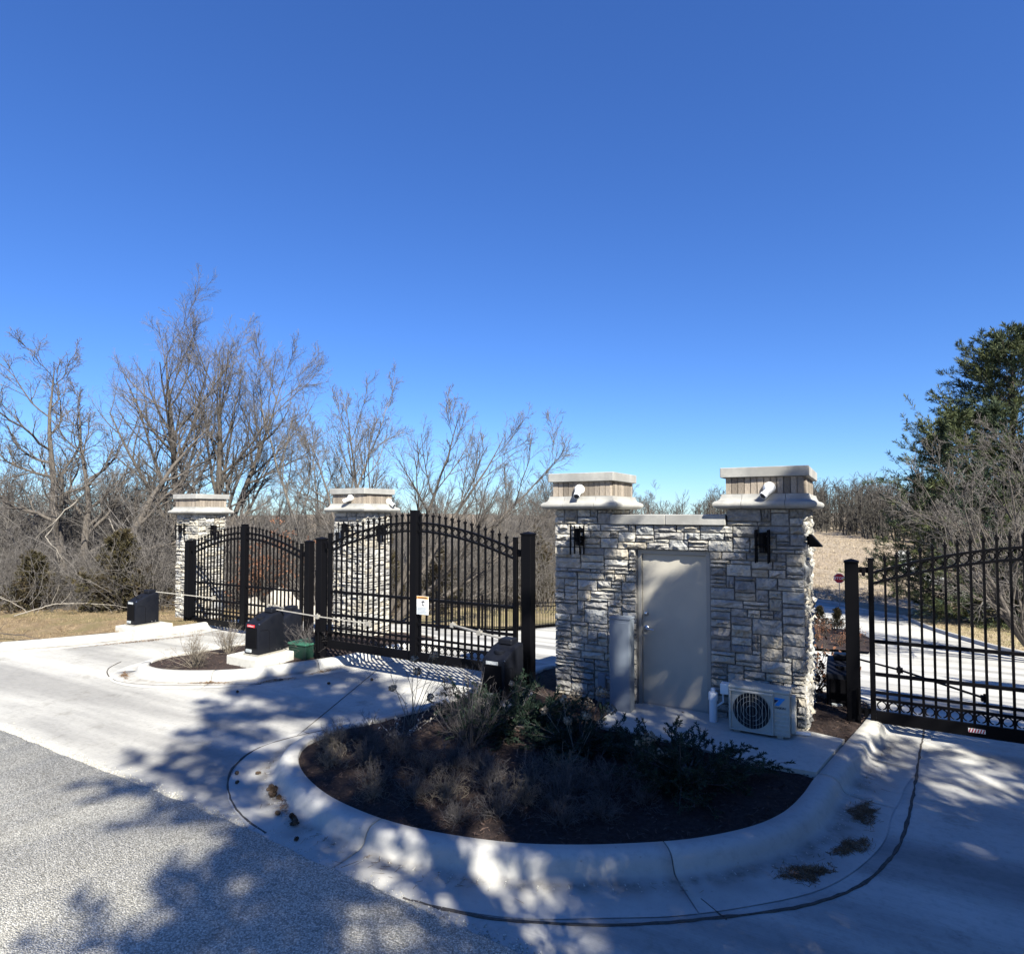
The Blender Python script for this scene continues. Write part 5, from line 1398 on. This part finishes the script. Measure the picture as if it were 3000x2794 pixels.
for k_, (u, v, n0, H, sp) in enumerate([(-9.76, 6.45, 40, .52, .55), (-10.15, 7.35, 34, .50, .5), (-8.62, 7.95, 40, .62, .5)]):
    dry_plant(60 + k_, ['pale leafless shrub at the front of the small island', 'leafless shrub at the back of the small island near the far gate', 'dark dried shrub on the small island beside the gate post'][k_], u, v, n0, H, sp, ['drystem2', 'drystem2', 'drystem'][k_], zf=lambda a, b: float(mz2(np.array([a]), np.array([b]))[0]), l2=5, l3=4, r=.004, wob=.12)

def flower_head(rng, r, n=75):
    d = unit(rng.normal(size=(n, 3))); C = d * r * rng.uniform(.75, 1.05, (n, 1)); C[:, 2] *= .8
    s = unit(np.cross(d, rng.normal(size=(n, 3)))); t = np.cross(d, s); w = .012 * rng.uniform(.8, 1.4, (n, 1)); tl = d * .006 * rng.normal(size=(n, 1))
    V = np.stack([C - s * w, C - t * w + tl, C + s * w, C + t * w - tl], 1).reshape(-1, 3)
    return mesh_arrays('flower_head', V, [np.arange(4 * n).reshape(-1, 4)], M['petal'])
def hydrangea(seed, label, u, v, tips, bend=.10):
    rng = np.random.default_rng(seed); z0 = mzv(u, v); T = thing('hydrangea', label, 'hydrangea', (u, v, z0), 0, 'dried hydrangeas')
    for dx, dy, h, r in tips:
        n = 8; t = np.linspace(0, 1, n)[:, None]; e = np.array([dx, dy, h]); s = np.array([rng.normal() * .04, rng.normal() * .04, -.02])
        P = s + (e - s) * t + np.sin(t * 3.14) * np.array([rng.normal() * .05, rng.normal() * .05, bend]) * .6
        tb = Tubes(); tb.add(P[None], np.linspace(.0045, .0025, n)[None], 5)
        L = np.array([np.linalg.norm(e)]); sp = sprout(rng, P[None], np.full((1, n), .004), L, 4, .4, .95, 45, 10, .28, .2, .7); P2, R2 = grow(rng, *sp[:3], sp[3], sp[3] * .6, 4, .15, .02); tb.add(P2, R2, 3)
        st = link('stem', tb.mesh('stem', M['drystem2']), T)
        if r > 0: link('flower_head', flower_head(rng, r), T, tuple(e))
hydrangea(1, 'tall dry hydrangea with brown flower heads at the left edge of the large island', -4.78, 5.95, [(.02, .05, .80, .055), (.26, .12, .86, .058), (.12, -.02, .68, .055), (-.28, .0, .42, .05), (.4, .2, .80, 0), (-.4, .1, .55, 0), (.3, .0, .40, .045), (-.15, .1, .62, 0), (.48, .1, .62, 0)])
hydrangea(2, 'dry hydrangea with pale flower heads between the two left junipers', -2.62, 6.05, [(-.28, .25, .50, .06), (.14, .30, .62, .075), (.05, .10, .42, .06), (-.12, .0, .36, .05), (.30, .15, .50, .065), (-.5, .2, .35, .05)])
hydrangea(3, 'dry hydrangea with grey flower heads left of the largest juniper', -1.88, 5.85, [(.06, .08, .38, .075), (.16, .0, .28, .06), (-.05, .15, .30, .065), (.22, .12, .22, .05)])
hydrangea(4, 'dry hydrangea with two pale heads in front of the grey cabinet', -2.95, 7.0, [(-.12, .0, .34, .09), (.08, -.10, .30, .085), (-.9, -.2, .42, .04)])
# arching cane with pale withered leaves
rng = np.random.default_rng(70); tb = Tubes(); n0 = 7; a = rng.uniform(-.6, 3.6, n0); e = rng.uniform(.7, 1.25, n0)
P, q = grow(rng, np.zeros((n0, 3)), np.stack([np.sin(e) * np.cos(a), np.sin(e) * np.sin(a), np.cos(e)], 1), rng.uniform(.4, .75, n0), np.full(n0, .004), np.full(n0, .002), 9, .12, -.03, .05); tb.add(P, q, 4)
T = thing('arching_shrub', 'arching pale canes with withered leaves near the left end of the large island', 'dry shrub', (-4.55, 5.45, mzv(-4.55, 5.45)))
link('stems', tb.mesh('stems', M['vine']), T)
C = P[:, 2:].reshape(-1, 3); C = np.repeat(C, 2, 0) + rng.normal(size=(len(C) * 2, 3)) * .012
V, Q = fan_tufts(rng, C, unit(rng.normal(size=(len(C), 3))), 1, .035, .009, .3); link('leaves', mesh_arrays('leaves', V, [Q], M['dryleaf']), T)
# plants right of the gatehouse
LEAFY = leafy(9, .75, 16, 'rust', 420)
plant_tree(LEAFY, 'leafy_shrub', 'small shrub with brown leaves right of the gatehouse beside the operator', 'shrub', (-.72, 10.15, -.2), .4, 1.0, parts=('stem', 'leaves'))
bedp = [(-2.3, 23.0), (.25, 24.0), (.45, 27.5), (-.3, 31.0), (-2.2, 31.2), (-4, 28)]
drape('planting_bed', bedp, M['mulch'], step=.7, off=.09, jitter=.02)
for i, (u, v, s) in enumerate([(-.9, 29.8, 1.0), (-1.6, 30.2, .9), (-.4, 28.6, .8), (-1.3, 27.6, .9), (-.2, 26.3, .75), (-1.5, 25.4, .8), (-.7, 24.8, .6)]):
    if i < 2: plant_tree((CED[0][1],), 'cedar_tree', 'low dark evergreen mound in the far planting bed right of the gatehouse', 'evergreen', (u, v, float(gz(u, v)) + .05), i, .45, 'evergreen mounds in the far bed', parts=('crown',))
    else: plant_tree(LEAFY, 'leafy_shrub', 'brown leaved shrub in the far planting bed seen right of the gatehouse', 'shrub', (u, v, float(gz(u, v)) + .05), i, s, 'brown shrubs in the far bed', parts=('stem', 'leaves'))

# ------------------------------------------------------------------ small things
def rock(label, u, v, s, seed):
    bm = bmesh.new(); bmesh.ops.create_icosphere(bm, subdivisions=3, radius=1); rg = np.random.default_rng(seed); k = rg.normal(size=(9, 3)); ph = rg.uniform(0, 6, 9)
    for vv in bm.verts:
        c = np.array(vv.co); f = 1 + sum(.06 * math.sin(3 * float(c @ k[i]) + ph[i]) for i in range(9)); vv.co = vv.co * f
    for _ in range(6):
        nn = Vector(rg.normal(size=3)).normalized(); d = rg.uniform(.7, .9)
        for vv in bm.verts:
            e = vv.co.dot(nn) - d
            if e > 0: vv.co -= nn * e * .85
    me = bpy.data.meshes.new('boulder'); bm.to_mesh(me); bm.free(); me.materials.append(M['rock'])
    o = link('boulder', me, None, (u, v, float(gz(u, v)) + s[2] * .55), (0, 0, seed), s); tag(o, label, 'boulder', 'landscape boulders')
rock('largest pale boulder behind the far gate', -15.6, 13.2, (.62, .5, .62), 1)
rock('low pale boulder left of the largest boulder behind the far gate', -16.3, 12.6, (.55, .4, .34), 2)
rock('low pale boulder right of the largest boulder behind the far gate', -14.9, 13.9, (.5, .4, .36), 3)
# pine cones
def cone_mesh(seed):
    rng = np.random.default_rng(seed); V = []; F = []; n = 0
    b = MB(); b.lathe([(.001, -.028), (.010, -.022), (.014, -.005), (.010, .018), (.001, .028)], 6)
    rows = 6
    for r in range(rows):
        z = -.022 + .044 * r / (rows - 1); rad = .010 + .014 * math.sin(math.pi * (r + .7) / rows)
        for k in range(6):
            a = 6.283 * (k + .5 * (r % 2)) / 6 + rng.normal() * .1; c, s = math.cos(a), math.sin(a); w = .009
            b.add([(c * rad * .4 - s * w, s * rad * .4 + c * w, z - .004), (c * rad * .4 + s * w, s * rad * .4 - c * w, z - .004), (c * rad * 1.25, s * rad * 1.25, z + .008)], [(0, 1, 2)])
    return b.build('pine_cone', M['pinecone'], mesh_only=True)
CM = [cone_mesh(i) for i in range(3)]
rc = random.Random(4)
loose = [(-5.66, 4.22), (-5.47, 4.33), (-5.47, 4.08), (-4.96, 4.23), (-4.59, 3.85), (-7.34, 7.1), (-6.9, 7.6), (-8.2, 6.1), (-4.1, 3.63)]
for u, v in loose:
    o = link('pine_cone', CM[rc.randrange(3)], None, (u, v, float(gz(u, v)) + .024), (R(90), rc.uniform(0, 6), rc.uniform(0, 6)), (rc.uniform(.7, 1.05),) * 3); tag(o, 'brown pine cone lying on the bare concrete between the two islands', 'pine cone', 'loose pine cones')
for i in range(18):
    t = i / 17; u = -5.0 + t * .36 + rc.uniform(-.03, .03); v = 4.27 - t * .22 + rc.uniform(-.03, .03)
    if i > 10: u += .42; v -= .16
    u -= .07; v -= .09
    o = link('pine_cone', CM[rc.randrange(3)], None, (u, v, -.122 + .012 * (i % 2)), (R(90), rc.uniform(0, 6), rc.uniform(0, 6)), (1.0,) * 3); tag(o, 'brown pine cone in the heap against the left curve of the large kerb', 'pine cone', 'pine cones heaped at the kerb')
def heap(name, label, u, v, lx, ly, rz, n, seed, h=.035):
    rng = np.random.default_rng(seed); r = np.sqrt(rng.random(n)); a = rng.uniform(0, 6.28, n); r = r * rng.choice([1, 1, 1, 1.5], n); k3 = rng.uniform(0, 6.28, 3); x = r * np.cos(a) * lx * (1 + .3 * np.sin(2 * a + k3[0]) + .2 * np.sin(5 * a + k3[1])); y = r * np.sin(a) * ly * (1 + .35 * np.sin(3 * a + k3[2]))
    c, s = math.cos(rz), math.sin(rz); X = u + c * x - s * y; Y = v + s * x + c * y; Z = np.array([float(gz(p, q)) for p, q in zip(X, Y)]) + .008 + h * np.clip(1 - r, 0, 1) * rng.random(n)
    o = slivers(name, np.stack([X, Y, Z], 1), rng, (.03, .09), (.002, .006), M['needles_dead'], .35); o['kind'] = 'stuff'
for a in [('needle_litter', '', -.02, 6.48, .22, .10, R(75), 900, 1), ('needle_litter', '', -.11, 5.78, .18, .07, R(60), 600, 2), ('needle_litter', '', -.40, 5.20, .17, .085, R(50), 800, 3),
          ('needle_litter', '', -4.75, 4.06, .28, .07, R(-32), 500, 4), ('needle_litter', '', -9.05, 6.22, .26, .045, R(30), 350, 5), ('needle_litter', '', -8.25, 6.85, .22, .05, R(60), 300, 6),
          ('needle_litter', '', -10.75, 5.85, .25, .05, R(-25), 350, 7), ('needle_litter', '', -13.4, 7.8, .9, .08, R(62), 700, 8), ('needle_litter', '', -8.0, 7.6, .2, .05, R(75), 200, 9)]: heap(*a)
# fallen branch in the gutter at far left, vines in the brush
def stick(name, label, cat, pts, r, m, seed, side=3, L2=.4):
    rng = np.random.default_rng(seed); C = catmull([p[:2] for p in pts], False, .08); Zs = np.interp(np.linspace(0, 1, len(C)), np.linspace(0, 1, len(pts)), [p[2] for p in pts])
    P = np.column_stack([C, Zs])[None]; n = P.shape[1]; tb = Tubes(); Rr = np.linspace(r, r * .4, n)[None]; P = P + rng.normal(size=P.shape) * r * .5; tb.add(P, Rr, 5)
    s = sprout(rng, P, Rr, np.array([L2]), side, .2, .95, 40, 10, 1.0, .3, .6); P2, R2 = grow(rng, *s[:3], s[3], s[3] * .4, 6, .2, .03); tb.add(P2, R2, 4)
    o = link(name, tb.mesh(name, M[m])); tag(o, label, cat); return o
stick('fallen_branch', 'dark fallen branch lying in the gutter at the far left kerb', 'branch', [(-15.9, 5.55, -.12), (-15.5, 5.95, .06), (-15.1, 6.2, .02), (-14.7, 6.55, -.16)], .016, 'pinebark', 1, 5, .35)
stick('hanging_vine', 'pale dead vine arching down from the vine tangled tree', 'vine', [(-19.9, 9.4, 2.95), (-20.3, 8.9, 2.6), (-20.3, 8.8, 1.9), (-19.9, 9.0, 1.5), (-20.0, 9.0, .9), (-20.3, 8.7, .2)], .022, 'vine', 2, 5, .8)
stick('dead_branch', 'long pale dead branch lying low along the brush edge of the verge', 'branch', [(-18.6, 7.4, -.05), (-18.2, 8.0, .20), (-17.5, 8.7, .18), (-16.8, 9.3, .02)], .018, 'vine', 3, 6, .6)
stick('dead_branch', 'pale dead branch leaning against the left brush', 'branch', [(-20.6, 6.4, .9), (-19.9, 7.1, .6), (-19.1, 7.9, -.1)], .02, 'vine', 4, 4, .6)
stick('hanging_vine', 'second pale vine beside the cedar bush, hanging from the crooked tree', 'vine', [(-19.4, 10.0, 2.4), (-19.0, 10.0, 1.9), (-18.9, 9.9, 1.2), (-19.3, 9.8, .4)], .016, 'vine', 5, 3, .6)

rng = np.random.default_rng(55); kk_ = np.nonzero((C1[:, 1] < 8.6) & (C1[:, 1] > 3.9))[0]; i_ = rng.choice(kk_, 520); q = C1[i_] + N1[i_] * (.29 + np.abs(rng.normal(size=(520, 1))) * .09)
q = q[np.sin(q[:, 0] * 9) + np.sin(q[:, 1] * 7 + 1) > .2]
slivers('needle_litter', np.stack([q[:, 0], q[:, 1], gz(q[:, 0], q[:, 1]) + .014], 1), rng, (.03, .10), (.002, .005), M['needles_dead'], .2)
# grit along the ragged asphalt edge and in the gutter
def grit(name, P, seed, r=(.003, .010)):
    rng = np.random.default_rng(seed); n = len(P); b0 = np.array([[-1, -1, 0], [1, -1, 0], [1, 1, 0], [-1, 1, 0], [0, 0, 1.2]], float)
    s = rng.uniform(*r, (n, 1, 1)); a = rng.uniform(0, 6.28, n); c, sn = np.cos(a), np.sin(a)
    V = b0[None] * s * rng.uniform(.6, 1.3, (n, 5, 1)); X = V[..., 0] * c[:, None] - V[..., 1] * sn[:, None]; Y = V[..., 0] * sn[:, None] + V[..., 1] * c[:, None]
    V = np.stack([X, Y, V[..., 2]], -1) + P[:, None]; F = (np.arange(n)[:, None, None] * 5 + np.array([[0, 1, 4], [1, 2, 4], [2, 3, 4], [3, 0, 4]])[None]).reshape(-1, 3)
    o = link(name, mesh_arrays(name, V.reshape(-1, 3), [F], M['asphalt'])); o['kind'] = 'stuff'
rng = np.random.default_rng(31)
u = rng.uniform(-13, 1.5, 3200); v = np.interp(u, [-9.4, -7.8, -5.4, -3.4, -1.9, -1, 4], [3.62, 3.58, 3.57, 3.47, 3.39, 3.33, 3.2]) + np.abs(rng.normal(size=3200)) * .055
grit('road_grit', np.stack([u, v, gz(u, v) + .002], 1), 1)
i_ = rng.integers(0, len(C1), 1500); q = C1[i_] + N1[i_] * (.27 + np.abs(rng.normal(size=(1500, 1))) * .06); k_ = q[:, 1] < 8.6; q = q[k_]
grit('gutter_grit', np.stack([q[:, 0], q[:, 1], gz(q[:, 0], q[:, 1]) + .012], 1), 2, (.002, .006))
